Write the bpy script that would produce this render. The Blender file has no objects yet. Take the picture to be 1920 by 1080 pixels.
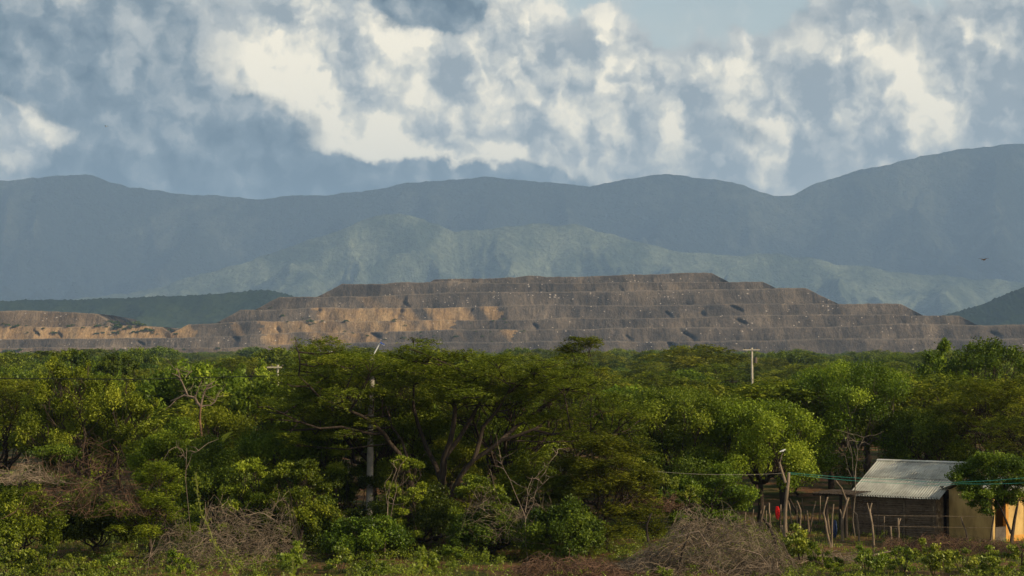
import bpy, math, random
import numpy as np
from mathutils import Vector
from mathutils.bvhtree import BVHTree

random.seed(7)
scene = bpy.context.scene
COL = scene.collection
R = math.radians

# ------------------------------------------------------------------ camera, light, exposure
FPX = 3500.0                 # focal length in photo pixels (1920 wide)
CAMZ = 10.0
HORIZON = 659.0             # photo row of the horizon
PITCH = math.atan((HORIZON - 540.0) / FPX)
cam_data = bpy.data.cameras.new("camera")
cam_data.sensor_width = 36.0
cam_data.lens = 36.0 * FPX / 1920.0
cam_data.clip_start = 0.5
cam_data.clip_end = 80000.0
cam = bpy.data.objects.new("camera", cam_data)
COL.objects.link(cam)
cam.location = (0, 0, CAMZ)
cam.rotation_euler = (math.pi / 2 + PITCH, 0, 0)
scene.camera = cam
cam_data.dof.use_dof = True
cam_data.dof.focus_distance = 130.0
cam_data.dof.aperture_fstop = 8.0

SUN_AZ = 24.0      # degrees behind the right-hand side
SUN_EL = 27.0
sun_dir = Vector((math.cos(R(SUN_EL)) * math.cos(R(SUN_AZ)), -math.cos(R(SUN_EL)) * math.sin(R(SUN_AZ)), math.sin(R(SUN_EL))))
sd = bpy.data.lights.new("sun", 'SUN')
sd.energy = 4.8
sd.angle = R(0.6)
sd.color = (1.0, 0.82, 0.56)
sun = bpy.data.objects.new("sun", sd)
COL.objects.link(sun)
sun.rotation_euler = sun_dir.to_track_quat('Z', 'Y').to_euler()

scene.view_settings.view_transform = 'Standard'
scene.view_settings.look = 'None'
scene.view_settings.exposure = 0.45
scene.view_settings.gamma = 1.0
scene.view_settings.use_curve_mapping = False
cy = scene.cycles
cy.use_denoising = True
cy.max_bounces = 5
cy.diffuse_bounces = 2
cy.glossy_bounces = 1
cy.transmission_bounces = 3
cy.volume_bounces = 0
cy.transparent_max_bounces = 4
cy.caustics_reflective = False
cy.caustics_refractive = False


def PT(px, py, d):
    """world point on the ray of a photo position at depth d (metres along Y)"""
    u, v = px - 960.0, 540.0 - py
    y = FPX * math.cos(PITCH) - v * math.sin(PITCH)
    z = FPX * math.sin(PITCH) + v * math.cos(PITCH)
    s = d / y
    return Vector((u * s, d, CAMZ + z * s))


def GP(px, py, h=0.0):
    """where that ray meets height h"""
    a = PT(px, py, 100.0)
    t = (CAMZ - h) / (CAMZ - a.z)
    return Vector((a.x * t, 100.0 * t, h))


def XW(px, d):
    return PT(px, HORIZON, d).x


# ------------------------------------------------------------------ numpy noise
def _hash(ix, iy, seed):
    ix = ix.astype(np.int64); iy = iy.astype(np.int64)
    h = (ix * 374761393 + iy * 668265263 + int(seed) * 974711) & 0x7fffffff
    h = ((h ^ (h >> 13)) * 1274126177) & 0x7fffffff
    h = (h ^ (h >> 16)) & 0x7fffffff
    return h


def perlin(x, y, seed=0):
    x, y = np.broadcast_arrays(np.asarray(x, float), np.asarray(y, float))
    x0 = np.floor(x); y0 = np.floor(y)
    fx = x - x0; fy = y - y0
    u = fx * fx * fx * (fx * (fx * 6 - 15) + 10)
    v = fy * fy * fy * (fy * (fy * 6 - 15) + 10)
    def g(i, j):
        a = _hash(x0 + i, y0 + j, seed) * (2 * math.pi / 0x7fffffff)
        return np.cos(a) * (fx - i) + np.sin(a) * (fy - j)
    return ((g(0, 0) * (1 - u) + g(1, 0) * u) * (1 - v) + (g(0, 1) * (1 - u) + g(1, 1) * u) * v) * 1.5


def fbm(x, y, seed=0, octv=4, gain=0.5):
    s = 0; a = 1.0; t = 0
    for i in range(octv):
        s = s + a * perlin(x * 2 ** i, y * 2 ** i, seed + i * 17); t += a; a *= gain
    return s / t


def ridged(x, y, seed=0, octv=5, gain=0.5):
    s = 0; a = 1.0; t = 0; w = 1.0
    for i in range(octv):
        n = 1 - np.abs(perlin(x * 2 ** i, y * 2 ** i, seed + i * 31)); n = n * n
        s = s + a * n * w; t += a; a *= gain; w = np.clip(n * 1.4, 0, 1)
    return s / t


# ------------------------------------------------------------------ object helpers
def tag(o, label=None, cat=None, group=None, kind=None):
    if label: o["label"] = label
    if cat: o["category"] = cat
    if group: o["group"] = group
    if kind: o["kind"] = kind
    return o


def empty(name, loc=(0, 0, 0), rz=0.0):
    o = bpy.data.objects.new(name, None)
    o.empty_display_size = 0.3
    o.location = loc
    o.rotation_euler = (0, 0, rz)
    COL.objects.link(o)
    return o


def mesh_np(name, V, F, mat, smooth=False, attrs=None):
    """V (n,3), F (m,k) with k 3 or 4"""
    V = np.asarray(V, np.float32); F = np.asarray(F, np.int32)
    me = bpy.data.meshes.new(name)
    me.vertices.add(len(V)); me.vertices.foreach_set("co", V.ravel())
    m, k = F.shape
    me.loops.add(m * k); me.loops.foreach_set("vertex_index", F.ravel())
    me.polygons.add(m)
    me.polygons.foreach_set("loop_start", np.arange(0, m * k, k, dtype=np.int32))
    if smooth:
        me.polygons.foreach_set("use_smooth", np.ones(m, bool))
    for an, av in (attrs or {}).items():
        at = me.attributes.new(an, 'FLOAT', 'POINT')
        at.data.foreach_set("value", np.asarray(av, np.float32).ravel())
    me.update(calc_edges=True)
    me.validate()
    if mat: me.materials.append(mat)
    return me


def link(name, me, parent=None, loc=None):
    o = bpy.data.objects.new(name, me)
    if parent is not None: o.parent = parent
    if loc is not None: o.location = loc
    COL.objects.link(o)
    return o


def children_of(o):
    return [c for c in bpy.data.objects if c.parent == o]


def copy_thing(root, kids):
    """copy a thing and its (flat) list of parts"""
    r = root.copy(); COL.objects.link(r)
    for k in kids:
        c = k.copy(); c.parent = r; COL.objects.link(c)
    return r


class MB:
    """collects simple shapes with 4-sided faces (a triangle repeats no vertex, stored apart)"""
    def __init__(self): self.v = []; self.q = []; self.t = []; self.n = 0
    def add(self, V, Q=(), T=()):
        b = self.n
        self.v.extend([tuple(p) for p in V]); self.n += len(V)
        self.q.extend([tuple(i + b for i in f) for f in Q]); self.t.extend([tuple(i + b for i in f) for f in T])
    def box(self, c, s, rz=0.0, ax=None):
        """centre, size; ax: three axis vectors"""
        c = Vector(c); hx, hy, hz = s[0] / 2, s[1] / 2, s[2] / 2
        if ax is None:
            ax = (Vector((math.cos(rz), math.sin(rz), 0)), Vector((-math.sin(rz), math.cos(rz), 0)), Vector((0, 0, 1)))
        V = [c + ax[0] * (hx * i) + ax[1] * (hy * j) + ax[2] * (hz * k) for k in (-1, 1) for j in (-1, 1) for i in (-1, 1)]
        self.add(V, [(0, 2, 3, 1), (4, 5, 7, 6), (0, 1, 5, 4), (2, 6, 7, 3), (0, 4, 6, 2), (1, 3, 7, 5)])
    def tube(self, pts, rad, n=6, cap=True):
        pts = [Vector(p) for p in pts]
        if not hasattr(rad, '__len__'): rad = [rad] * len(pts)
        V = []; up = Vector((0.123, 0.31, 0.94)).normalized()
        for i, p in enumerate(pts):
            t = (pts[min(i + 1, len(pts) - 1)] - pts[max(i - 1, 0)]).normalized()
            a = t.cross(up)
            if a.length < 1e-3: a = t.cross(Vector((1, 0, 0)))
            a.normalize(); b = t.cross(a)
            for k in range(n):
                w = 2 * math.pi * k / n
                V.append(p + (a * math.cos(w) + b * math.sin(w)) * rad[i])
        Q = []
        for i in range(len(pts) - 1):
            for k in range(n):
                k2 = (k + 1) % n
                Q.append((i * n + k, i * n + k2, (i + 1) * n + k2, (i + 1) * n + k))
        T = []
        if cap:
            for base, c in ((0, pts[0]), ((len(pts) - 1) * n, pts[-1])):
                ci = len(V); V.append(c)
                for k in range(n): T.append((base + k, base + (k + 1) % n, ci))
        self.add(V, Q, T)
    def mesh(self, name, mat, smooth=False):
        me = bpy.data.meshes.new(name)
        me.from_pydata(self.v, [], self.q + self.t)
        if smooth:
            me.polygons.foreach_set("use_smooth", [True] * len(me.polygons))
        me.update()
        if mat: me.materials.append(mat)
        return me
    def build(self, name, mat, parent=None, smooth=False):
        return link(name, self.mesh(name, mat, smooth), parent)


# ------------------------------------------------------------------ materials
class NT:
    def __init__(self, tree):
        self.t = tree; self.t.nodes.clear()
    def n(self, typ, inp=None, **props):
        nd = self.t.nodes.new(typ)
        for k, v in props.items(): setattr(nd, k, v)
        if inp:
            for k, v in inp.items():
                s = nd.inputs[k]
                if isinstance(v, bpy.types.NodeSocket): self.t.links.new(v, s)
                else: s.default_value = v
        return nd
    def math(self, op, a, b=None, c=None, clamp=False):
        inp = {0: a}
        if b is not None: inp[1] = b
        if c is not None: inp[2] = c
        return self.n('ShaderNodeMath', inp, operation=op, use_clamp=clamp).outputs[0]
    def ramp(self, fac, stops, interp='LINEAR'):
        nd = self.n('ShaderNodeValToRGB', {0: fac})
        cr = nd.color_ramp; cr.interpolation = interp
        while len(cr.elements) < len(stops): cr.elements.new(0.5)
        for e, (p, c) in zip(cr.elements, stops):
            e.position = p; e.color = tuple(c) + (1,) if len(c) == 3 else c
        return nd.outputs[0]
    def mix(self, f, a, b, blend='MIX'):
        nd = self.n('ShaderNodeMix', {0: f}, data_type='RGBA', blend_type=blend)
        for i, v in ((6, a), (7, b)):
            if isinstance(v, bpy.types.NodeSocket): self.t.links.new(v, nd.inputs[i])
            else: nd.inputs[i].default_value = tuple(v) + (1,) if len(v) == 3 else v
        return nd.outputs[2]
    def link(self, a, b): self.t.links.new(a, b)


def mat_base(name):
    m = bpy.data.materials.new(name); m.use_nodes = True
    return m, NT(m.node_tree)


def noise_mat(name, c1, c2, scale=2.0, rough=0.9, bump=0.0, detail=5, c3=None, stretch=(1, 1, 1), spec=0.2, metallic=0.0):
    m, t = mat_base(name)
    tc = t.n('ShaderNodeTexCoord').outputs['Object']
    mp = t.n('ShaderNodeMapping', {0: tc, 3: stretch}).outputs[0]
    nz = t.n('ShaderNodeTexNoise', {'Vector': mp, 'Scale': scale, 'Detail': detail, 'Roughness': 0.6}).outputs[0]
    stops = [(0.3, c1), (0.7, c2)] if c3 is None else [(0.3, c1), (0.55, c2), (0.75, c3)]
    col = t.ramp(nz, stops)
    rnd = t.n('ShaderNodeObjectInfo').outputs['Random']
    col = t.n('ShaderNodeHueSaturation', {'Color': col, 'Value': t.math('MULTIPLY_ADD', rnd, 0.3, 0.85)}).outputs[0]
    bs = t.n('ShaderNodeBsdfPrincipled', {'Base Color': col, 'Roughness': rough, 'Specular IOR Level': spec, 'Metallic': metallic})
    if bump:
        n2 = t.n('ShaderNodeTexNoise', {'Vector': mp, 'Scale': scale * 5, 'Detail': 4}).outputs[0]
        b = t.n('ShaderNodeBump', {'Strength': bump, 'Distance': 0.05, 'Height': n2})
        t.link(b.outputs[0], bs.inputs['Normal'])
    out = t.n('ShaderNodeOutputMaterial'); t.link(bs.outputs[0], out.inputs[0])
    return m


def leaf_mat(name, c1, c2, c3, trans=0.35, gloss=0.06, grough=0.45, objvar=0.35):
    m, t = mat_base(name)
    v = t.n('ShaderNodeAttribute', attribute_name='tint').outputs['Fac']
    col = t.ramp(v, [(0.0, c1), (0.55, c2), (1.0, c3)])
    rnd = t.n('ShaderNodeObjectInfo').outputs['Random']
    hue = t.math('MULTIPLY_ADD', rnd, 0.03, 0.480)
    rnd2 = t.math('FRACT', t.math('MULTIPLY', rnd, 7.31))
    val = t.math('MULTIPLY_ADD', rnd2, objvar, 1.0 - objvar / 2)
    col = t.n('ShaderNodeHueSaturation', {'Color': col, 'Hue': hue, 'Value': val}).outputs[0]
    d = t.n('ShaderNodeBsdfDiffuse', {0: col}).outputs[0]
    tr = t.n('ShaderNodeBsdfTranslucent', {0: t.mix(0.5, col, (0.13, 0.17, 0.015))}).outputs[0]
    s = t.n('ShaderNodeMixShader', {0: trans, 1: d, 2: tr}).outputs[0]
    if gloss:
        g = t.n('ShaderNodeBsdfGlossy', {'Color': (0.8, 0.85, 0.7, 1), 'Roughness': grough}).outputs[0]
        s = t.n('ShaderNodeMixShader', {0: gloss, 1: s, 2: g}).outputs[0]
    out = t.n('ShaderNodeOutputMaterial'); t.link(s, out.inputs[0])
    return m

# ------------------------------------------------------------------ world: daylight sky with cumulus
world = bpy.data.worlds.new("World")
scene.world = world
world.use_nodes = True
SKY_STRENGTH = 0.06


def UV(px, py):
    return 3.5 * math.atan((px - 960) / FPX), 3.5 * math.atan((HORIZON - py) / FPX)


# px, py, half widths, amount, brightness
CLOUDS = [
    (110, 105, 85, 70, 1.2, .12), (180, 50, 110, 70, 1.2, .22), (370, 60, 150, 100, 1.1, .49), (270, 170, 190, 90, 1.2, .10),
    (480, 110, 120, 80, 1.1, .42), (420, 270, 260, 80, 1.2, .06), (560, 352, 330, 52, 1.7, .0), (880, 345, 240, 32, 1.4, .05), (150, 180, 80, 60, .8, .2),
    (300, 55, 40, 40, .7, 1.1), (400, 130, 75, 32, .8, 1.1), (455, 165, 50, 20, .5, .9), (140, 10, 30, 22, .5, 1.0),
    (325, 205, 45, 10, .35, .8),
    (570, 130, 60, 55, 1.0, .95), (640, 165, 110, 75, 1.2, 1.1), (750, 150, 95, 70, 1.3, 1.25), (700, 235, 160, 60, 1.2, 1.0),
    (810, 205, 80, 65, 1.2, 1.25), (540, 275, 90, 20, .6, 1.0), (840, 285, 70, 30, .9, 1.0), (650, 45, 40, 40, .9, 1.1),
    (560, 50, 90, 50, 1.0, .55), (760, 42, 115, 45, 1.3, .12), (870, 35, 50, 30, .7, .15), (590, 235, 70, 22, .7, .1),
    (940, 50, 55, 60, 1.0, .95), (945, 140, 70, 55, 1.0, .9), (900, 195, 40, 40, .6, .35), (1010, 190, 100, 70, 1.2, .7),
    (1145, 115, 50, 60, 1.3, 1.25), (1175, 175, 50, 50, .9, .95), (1085, 175, 45, 50, .9, .49), (1075, 250, 120, 45, 1.2, .8),
    (990, 300, 200, 40, 1.0, .49), (1190, 300, 110, 45, .9, .55), (1300, 150, 28, 45, .8, .9), (1285, 225, 40, 70, .8, .8),
    (1310, 300, 55, 40, .8, .75), (1210, 235, 60, 40, .7, .49), (870, 330, 250, 30, 1.0, .12),
    (1425, 145, 50, 42, 1.3, 1.1), (1380, 175, 28, 35, .7, .15), (1480, 200, 80, 38, 1.0, .8), (1420, 240, 70, 22, .9, .12),
    (1555, 215, 50, 35, .9, .7), (1440, 295, 150, 45, .9, .46), (1490, 338, 50, 22, .9, .7), (1240, 340, 120, 22, .9, .6),
    (1555, 125, 50, 60, 1.0, .12), (1640, 50, 50, 70, 1.3, 1.25), (1585, 165, 60, 65, 1.0, .3), (1710, 155, 70, 55, 1.2, 1.15),
    (1693, 95, 32, 32, 1.2, .12), (1740, 205, 100, 45, 1.2, .9), (1690, 262, 170, 48, 1.2, .6), (1790, 100, 60, 32, .9, .12),
    (1875, 45, 60, 50, 1.1, .75), (1890, 160, 55, 80, .9, .15), (1900, 250, 80, 60, 1.1, .06), (1820, 300, 130, 32, 1.1, .1),
    (10, 240, 45, 50, 1.2, 1.0), (65, 292, 65, 36, 1.2, 1.0), (150, 255, 65, 38, .8, .55), (250, 290, 80, 40, .8, .42),
    (300, 335, 45, 18, .9, .95), (1960, 90, 60, 50, 1.0, .5), (-60, 320, 60, 60, 1.0, .4),
    (1390, 70, 16, 12, .5, .3), (1230, 98, 18, 8, .45, .3), (1100, 30, 18, 18, .35, .4),
]


DARK0, DARK1, DARK2, DARK3 = (0.055, 0.09, 0.125), (0.15, 0.19, 0.22), (0.36, 0.375, 0.365), (0.62, 0.60, 0.53)
LIT0, LIT1, LIT2, LIT3 = (0.25, 0.28, 0.295), (0.41, 0.42, 0.40), (0.62, 0.59, 0.50), (0.98, 0.87, 0.66)
LIT_GAIN = 1.02


def build_world():
    t = NT(world.node_tree)
    tc = t.n('ShaderNodeTexCoord').outputs['Generated']
    sx = t.n('ShaderNodeSeparateXYZ', {0: tc})
    az = t.math('MULTIPLY', t.math('ARCTAN2', sx.outputs[0], sx.outputs[1]), 3.5)
    el = t.math('MULTIPLY', t.math('ARCSINE', sx.outputs[2]), 3.5)
    p0 = t.n('ShaderNodeCombineXYZ', {0: az, 1: el}).outputs[0]

    def vm(op, a, b=None, c=None):
        nd = t.n('ShaderNodeVectorMath', {0: a}, operation=op)
        if b is not None:
            if isinstance(b, (int, float)): nd.inputs['Scale'].default_value = b
            elif isinstance(b, bpy.types.NodeSocket): t.link(b, nd.inputs[1])
            else: nd.inputs[1].default_value = b
        if c is not None:
            if isinstance(c, bpy.types.NodeSocket): t.link(c, nd.inputs[2])
            else: nd.inputs[2].default_value = c
        return nd

    def noise(p, sc, det, rough=0.55, dist=0.0, off=(0, 0, 0)):
        q = vm('ADD', p, off).outputs[0]
        return t.n('ShaderNodeTexNoise', {'Vector': q, 'Scale': sc, 'Detail': det, 'Roughness': rough, 'Distortion': dist}, noise_dimensions='2D')

    # billow the layout with two scales of warp
    w1 = noise(p0, 5.0, 3.0, .5).outputs['Color']
    w2 = noise(p0, 17.0, 6.0, .62, off=(3.1, 1.7, 0)).outputs['Color']
    d1 = vm('MULTIPLY_ADD', w1, (0.09, 0.08, 0), (-0.045, -0.04, 0)).outputs[0]
    d2 = vm('MULTIPLY_ADD', w2, (0.05, 0.05, 0), (-0.025, -0.025, 0)).outputs[0]
    p = vm('ADD', vm('ADD', p0, d1).outputs[0], d2).outputs[0]
    accD = accL = None
    for (cx, cyy, rx, ry, a, b) in CLOUDS:
        u, v = UV(cx, cyy)
        sxx, syy = 1000.0 / (rx * 1.28), 1000.0 / (ry * 1.28)
        q = vm('MULTIPLY_ADD', p, (sxx, syy, 0), (-u * sxx, -v * syy, 0)).outputs[0]
        dd = vm('DOT_PRODUCT', q, q).outputs['Value']
        g = t.math('POWER', 0.42, dd)
        if b >= 0.5:
            accL = vm('MULTIPLY_ADD', g, (a, a * b, 0), accL if accL is not None else (0, 0, 0)).outputs[0]
        else:
            accD = vm('MULTIPLY_ADD', g, (a, a * b, 0), accD if accD is not None else (0, 0, 0)).outputs[0]
            if a >= 1.2 and b <= .12 or (cx, cyy) in ((590, 235), (870, 35), (1420, 240), (1380, 175)):
                accL = vm('MULTIPLY_ADD', g, (-.8 * a, -.8 * a * b, 0), accL).outputs[0]
    s = t.n('ShaderNodeSeparateXYZ', {0: accD})
    s2 = t.n('ShaderNodeSeparateXYZ', {0: accL})
    AL, ABL = s2.outputs[0], s2.outputs[1]
    # a bright cloud stands on a shaded one of its own
    ALp = t.math('MAXIMUM', AL, 0.0)
    A = t.math('MULTIPLY_ADD', ALp, 1.5, s.outputs[0])
    AB = t.math('MULTIPLY_ADD', ALp, 1.12, s.outputs[1])
    # sky outside the frame goes on with scattered cumulus of the same kind
    n_out = noise(p, 1.1, 4.0, .55, off=(9.1, 4.2, 0)).outputs[0]
    n_out2 = noise(p, 2.3, 4.0, .5, off=(1.1, 8.2, 0)).outputs[0]
    absu = t.math('ABSOLUTE', az)
    m1 = t.n('ShaderNodeMapRange', {0: absu, 1: 1.0, 2: 1.4}).outputs[0]
    m2 = t.n('ShaderNodeMapRange', {0: el, 1: 0.68, 2: 0.95}).outputs[0]
    mo = t.math('MAXIMUM', m1, m2)
    ao = t.math('MULTIPLY', t.n('ShaderNodeMapRange', {0: n_out, 1: .45, 2: .62, 3: 0.0, 4: 1.3}).outputs[0], mo)
    A = t.math('ADD', A, ao)
    AB = t.math('ADD', AB, t.math('MULTIPLY', ao, t.n('ShaderNodeMapRange', {0: n_out2, 1: .38, 2: .62, 3: 0.2, 4: 1.1}).outputs[0]))
    pw = vm('ADD', p0, d2).outputs[0]

    def relief(off):
        # rounded heads: one paraboloid per cell, at two sizes, over a finer grain
        q = vm('ADD', pw, off).outputs[0]
        v1 = t.n('ShaderNodeTexVoronoi', {'Vector': q, 'Scale': 6.5}, feature='F1', voronoi_dimensions='2D').outputs['Distance']
        v2 = t.n('ShaderNodeTexVoronoi', {'Vector': q, 'Scale': 15.0, 'Detail': 2.0, 'Roughness': .55}, feature='F1', voronoi_dimensions='2D', normalize=True).outputs['Distance']
        fb = t.n('ShaderNodeTexNoise', {'Vector': q, 'Scale': 12.0, 'Detail': 7.0, 'Roughness': .56}, noise_dimensions='2D').outputs[0]
        h = t.math('MULTIPLY_ADD', t.math('MULTIPLY', v1, v1), -0.55, 0.24)
        h = t.math('ADD', h, t.math('MULTIPLY_ADD', v2, -0.65, 0.28))
        h = t.math('ADD', h, t.math('MULTIPLY', fb, 0.80))
        return h, fb
    r1, f1 = relief((0, 0, 0))
    r2, f2 = relief((0.024, 0.020, 0))
    rel = t.math('SUBTRACT', r1, r2)
    # the far, shaded layer
    F = t.math('ADD', A, t.math('MULTIPLY_ADD', r1, 0.9, -0.62))
    alpha = t.n('ShaderNodeMapRange', {0: F, 1: 0.10, 2: 0.55}, interpolation_type='SMOOTHSTEP').outputs[0]
    B = t.math('DIVIDE', AB, t.math('ADD', A, 0.02))
    B = t.math('MULTIPLY_ADD', B, 1.2, 0.02)
    B = t.math('ADD', B, t.math('MULTIPLY', rel, 0.7))
    B = t.math('ADD', B, t.math('MULTIPLY_ADD', noise(p, 5.0, 3.0, .5, off=(2.5, 7.5, 0)).outputs[0], 0.35, -0.15))
    B = t.math('ADD', B, t.math('MULTIPLY_ADD', f1, 0.35, -0.17))
    K = 1.0 / SKY_STRENGTH
    colD = t.ramp(B, [(0.0, DARK0), (0.25, DARK1), (0.5, DARK2), (1.0, DARK3)])
    # the near, sunlit layer
    F2 = t.math('ADD', AL, t.math('MULTIPLY_ADD', r1, 0.8, -0.56))
    alpha2 = t.n('ShaderNodeMapRange', {0: F2, 1: -0.20, 2: 0.80}, interpolation_type='SMOOTHSTEP').outputs[0]
    B2 = t.math('DIVIDE', ABL, t.math('ADD', ALp, 0.25))
    lf1 = noise(p, 6.5, 3.0, .5, off=(5.5, 2.5, 0)).outputs[0]
    lf2 = noise(p, 6.5, 3.0, .5, off=(5.565, 2.55, 0)).outputs[0]
    relL = t.math('SUBTRACT', lf1, lf2)
    B2 = t.math('MULTIPLY_ADD', B2, 0.56, 0.05)
    B2 = t.math('ADD', B2, t.math('MULTIPLY', rel, 1.35))
    B2 = t.math('ADD', B2, t.math('MULTIPLY', relL, 1.6))
    B2 = t.math('ADD', B2, t.math('MULTIPLY_ADD', lf1, 0.6, -0.33))
    B2 = t.math('ADD', B2, t.math('MULTIPLY_ADD', r1, 0.6, -0.36))
    colL = t.ramp(B2, [(0.0, LIT0), (0.35, LIT1), (0.62, LIT2), (1.0, LIT3)])
    colL = t.mix(0.0, colL, colL)
    col = t.mix(alpha2, vm('SCALE', colD, 1.0).outputs[0], vm('SCALE', colL, LIT_GAIN).outputs[0])
    col = vm('SCALE', col, K).outputs[0]
    alpha = t.math('MAXIMUM', alpha, alpha2)
    # thin pieces pick up the sky
    sky = t.n('ShaderNodeTexSky', sky_type='NISHITA', sun_disc=False, sun_elevation=R(SUN_EL), sun_rotation=R(90 + SUN_AZ), altitude=50.0, air_density=1.2, dust_density=1.0, ozone_density=1.0)
    skc = vm('MULTIPLY', sky.outputs[0], SKY_TINT).outputs[0]
    mixc = t.mix(alpha, skc, col)
    # below the horizon the same haze colour as just above it
    bg = t.n('ShaderNodeBackground', {0: mixc, 1: SKY_STRENGTH})
    out = t.n('ShaderNodeOutputWorld'); t.link(bg.outputs[0], out.inputs[0])


SKY_TINT = (2.3, 1.95, 1.65)
build_world()
world.cycles.sampling_method = 'NONE'

# ------------------------------------------------------------------ ground
def ground_z(x, y):
    x = np.asarray(x, float); y = np.asarray(y, float)
    emb = 8.3 * np.clip(1 - y / 70.0, 0, None) ** 1.15
    emb = np.minimum(emb, 8.3)
    rel = 0.12 * fbm(x / 6.0, y / 6.0, 5, 4)
    far = np.clip((y - 120) / 400, 0, 1)
    rel = rel * (1 - far) * np.clip(y / 40.0, 0, 1)
    return emb + rel


def build_ground():
    core = np.arange(-46, 46.01, 0.6)
    outer = np.array([60, 80, 110, 160, 240, 400, 700, 1200, 2200, 4000, 8000, 16000, 30000.])
    xs = np.concatenate([-outer[::-1], core, outer])
    ys = np.concatenate([[-3000, -1000, -300, -100, -40, -20, -10], np.arange(0, 70, 3.0), np.arange(70, 132, 0.6), [136, 142, 150, 165, 190, 230, 300, 420, 600, 900, 1300, 1900, 2600, 4000, 7000, 12000, 20000, 30000.]])
    X, Y = np.meshgrid(xs, ys)
    Z = ground_z(X, np.maximum(Y, 0))
    V = np.stack([X, Y, Z], -1).reshape(-1, 3)
    nx = len(xs); i, j = np.meshgrid(np.arange(nx - 1), np.arange(len(ys) - 1))
    a = (j * nx + i).ravel()
    F = np.stack([a, a + 1, a + nx + 1, a + nx], -1)
    m, t = mat_base("ground")
    tc = t.n('ShaderNodeTexCoord').outputs['Object']
    n1 = t.n('ShaderNodeTexNoise', {'Vector': tc, 'Scale': 0.35, 'Detail': 6, 'Roughness': .65}).outputs[0]
    n2 = t.n('ShaderNodeTexNoise', {'Vector': tc, 'Scale': 3.5, 'Detail': 6, 'Roughness': .7}).outputs[0]
    soil = t.ramp(n2, [(0.3, (0.055, 0.028, 0.014)), (0.5, (0.12, 0.062, 0.03)), (0.72, (0.22, 0.12, 0.06))])
    grass = t.ramp(n2, [(0.3, (0.012, 0.018, 0.004)), (0.7, (0.05, 0.065, 0.012))])
    f = t.ramp(n1, [(0.42, (0, 0, 0)), (0.56, (1, 1, 1))])
    col = t.mix(f, soil, grass)
    bs = t.n('ShaderNodeBsdfPrincipled', {'Base Color': col, 'Roughness': 0.95, 'Specular IOR Level': 0.1})
    b = t.n('ShaderNodeBump', {'Strength': .8, 'Distance': .08, 'Height': n2}); t.link(b.outputs[0], bs.inputs['Normal'])
    t.link(bs.outputs[0], t.n('ShaderNodeOutputMaterial').inputs[0])
    o = link("ground", mesh_np("ground", V, F, m, True))
    tag(o, kind="structure")
    return o


build_ground()


def grid_faces(nr, nc):
    i, j = np.meshgrid(np.arange(nc - 1), np.arange(nr - 1))
    a = (j * nc + i).ravel()
    return np.stack([a, a + 1, a + nc + 1, a + nc], -1)


# ------------------------------------------------------------------ mountains and hills
def hill_material(name, dark, pale, scale, edge=(0.45, 0.62), bump=0.6, bdist=25.0):
    m, t = mat_base(name)
    tc = t.n('ShaderNodeTexCoord').outputs['Object']
    n1 = t.n('ShaderNodeTexNoise', {'Vector': tc, 'Scale': scale, 'Detail': 8, 'Roughness': .65, 'Distortion': .4}).outputs[0]
    n2 = t.n('ShaderNodeTexNoise', {'Vector': tc, 'Scale': scale * 14, 'Detail': 5, 'Roughness': .7}).outputs[0]
    f = t.ramp(n1, [(edge[0], (0, 0, 0)), (edge[1], (1, 1, 1))])
    col = t.mix(f, dark, pale)
    col = t.mix(0.8, col, t.ramp(n2, [(0.3, (0.25, 0.25, 0.25)), (0.7, (1, 1, 1))]), 'MULTIPLY')
    bs = t.n('ShaderNodeBsdfDiffuse', {0: col})
    b = t.n('ShaderNodeBump', {'Strength': bump, 'Distance': bdist, 'Height': n2}); t.link(b.outputs[0], bs.inputs['Normal'])
    t.link(bs.outputs[0], t.n('ShaderNodeOutputMaterial').inputs[0])
    return m


def mountain(name, crest, dc, df, seed, mat, wl=1400.0, amp=0.55, nx=620, nt=110, rough=12.0, tree=0.0):
    cx = np.array([XW(p[0], dc) for p in crest]); cz = np.array([PT(p[0], p[1], dc).z for p in crest])
    xs = np.linspace(cx[0], cx[-1], nx)
    zc = np.interp(xs, cx, cz)
    k = np.ones(9) / 9.0
    zc = np.convolve(np.pad(zc, 4, mode='edge'), k, 'valid')
    zc = zc + rough * fbm(xs / (wl * 0.25), xs * 0 + seed, seed, 5, .55)
    t = np.linspace(0, 1, nt)
    X, T = np.meshgrid(xs, t)
    Y = df + (dc - df) * T
    ZC = np.broadcast_to(zc, X.shape)
    wx = X + wl * 0.35 * fbm(X / wl, Y / wl, seed + 3, 3)
    rg = ridged(wx / wl, Y / (wl * 1.9) + 0.3 * fbm(X / wl, Y / wl, seed + 5, 2), seed + 9, 6, .5)
    rg = (rg - rg.min()) / (rg.max() - rg.min())
    prof = T ** 1.15
    Z = ZC * prof * (1 - amp * (1 - rg) * (1 - T ** 3) * 1.3) + ZC * 0.16 * (rg - .3) * (1 - T ** 2) * np.clip(T * 5, 0, 1)
    Z = np.maximum(Z, -0.5)
    if tree:
        Z = Z + tree * np.abs(fbm(X / 14.0, Y / 14.0, seed + 2, 3, .6)) * np.clip(T * 8, 0, 1)
    # back side
    Xb = np.stack([xs, xs]); Yb = np.stack([xs * 0 + dc + (dc - df) * .25, xs * 0 + dc + (dc - df) * .6]); Zb = np.stack([zc * .6, zc * 0 - .5])
    X = np.vstack([X, Xb]); Y = np.vstack([Y, Yb]); Z = np.vstack([Z, Zb])
    V = np.stack([X, Y, Z], -1).reshape(-1, 3)
    o = link(name, mesh_np(name, V, grid_faces(nt + 2, nx), mat, True))
    tag(o, kind="structure")
    return o


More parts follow.
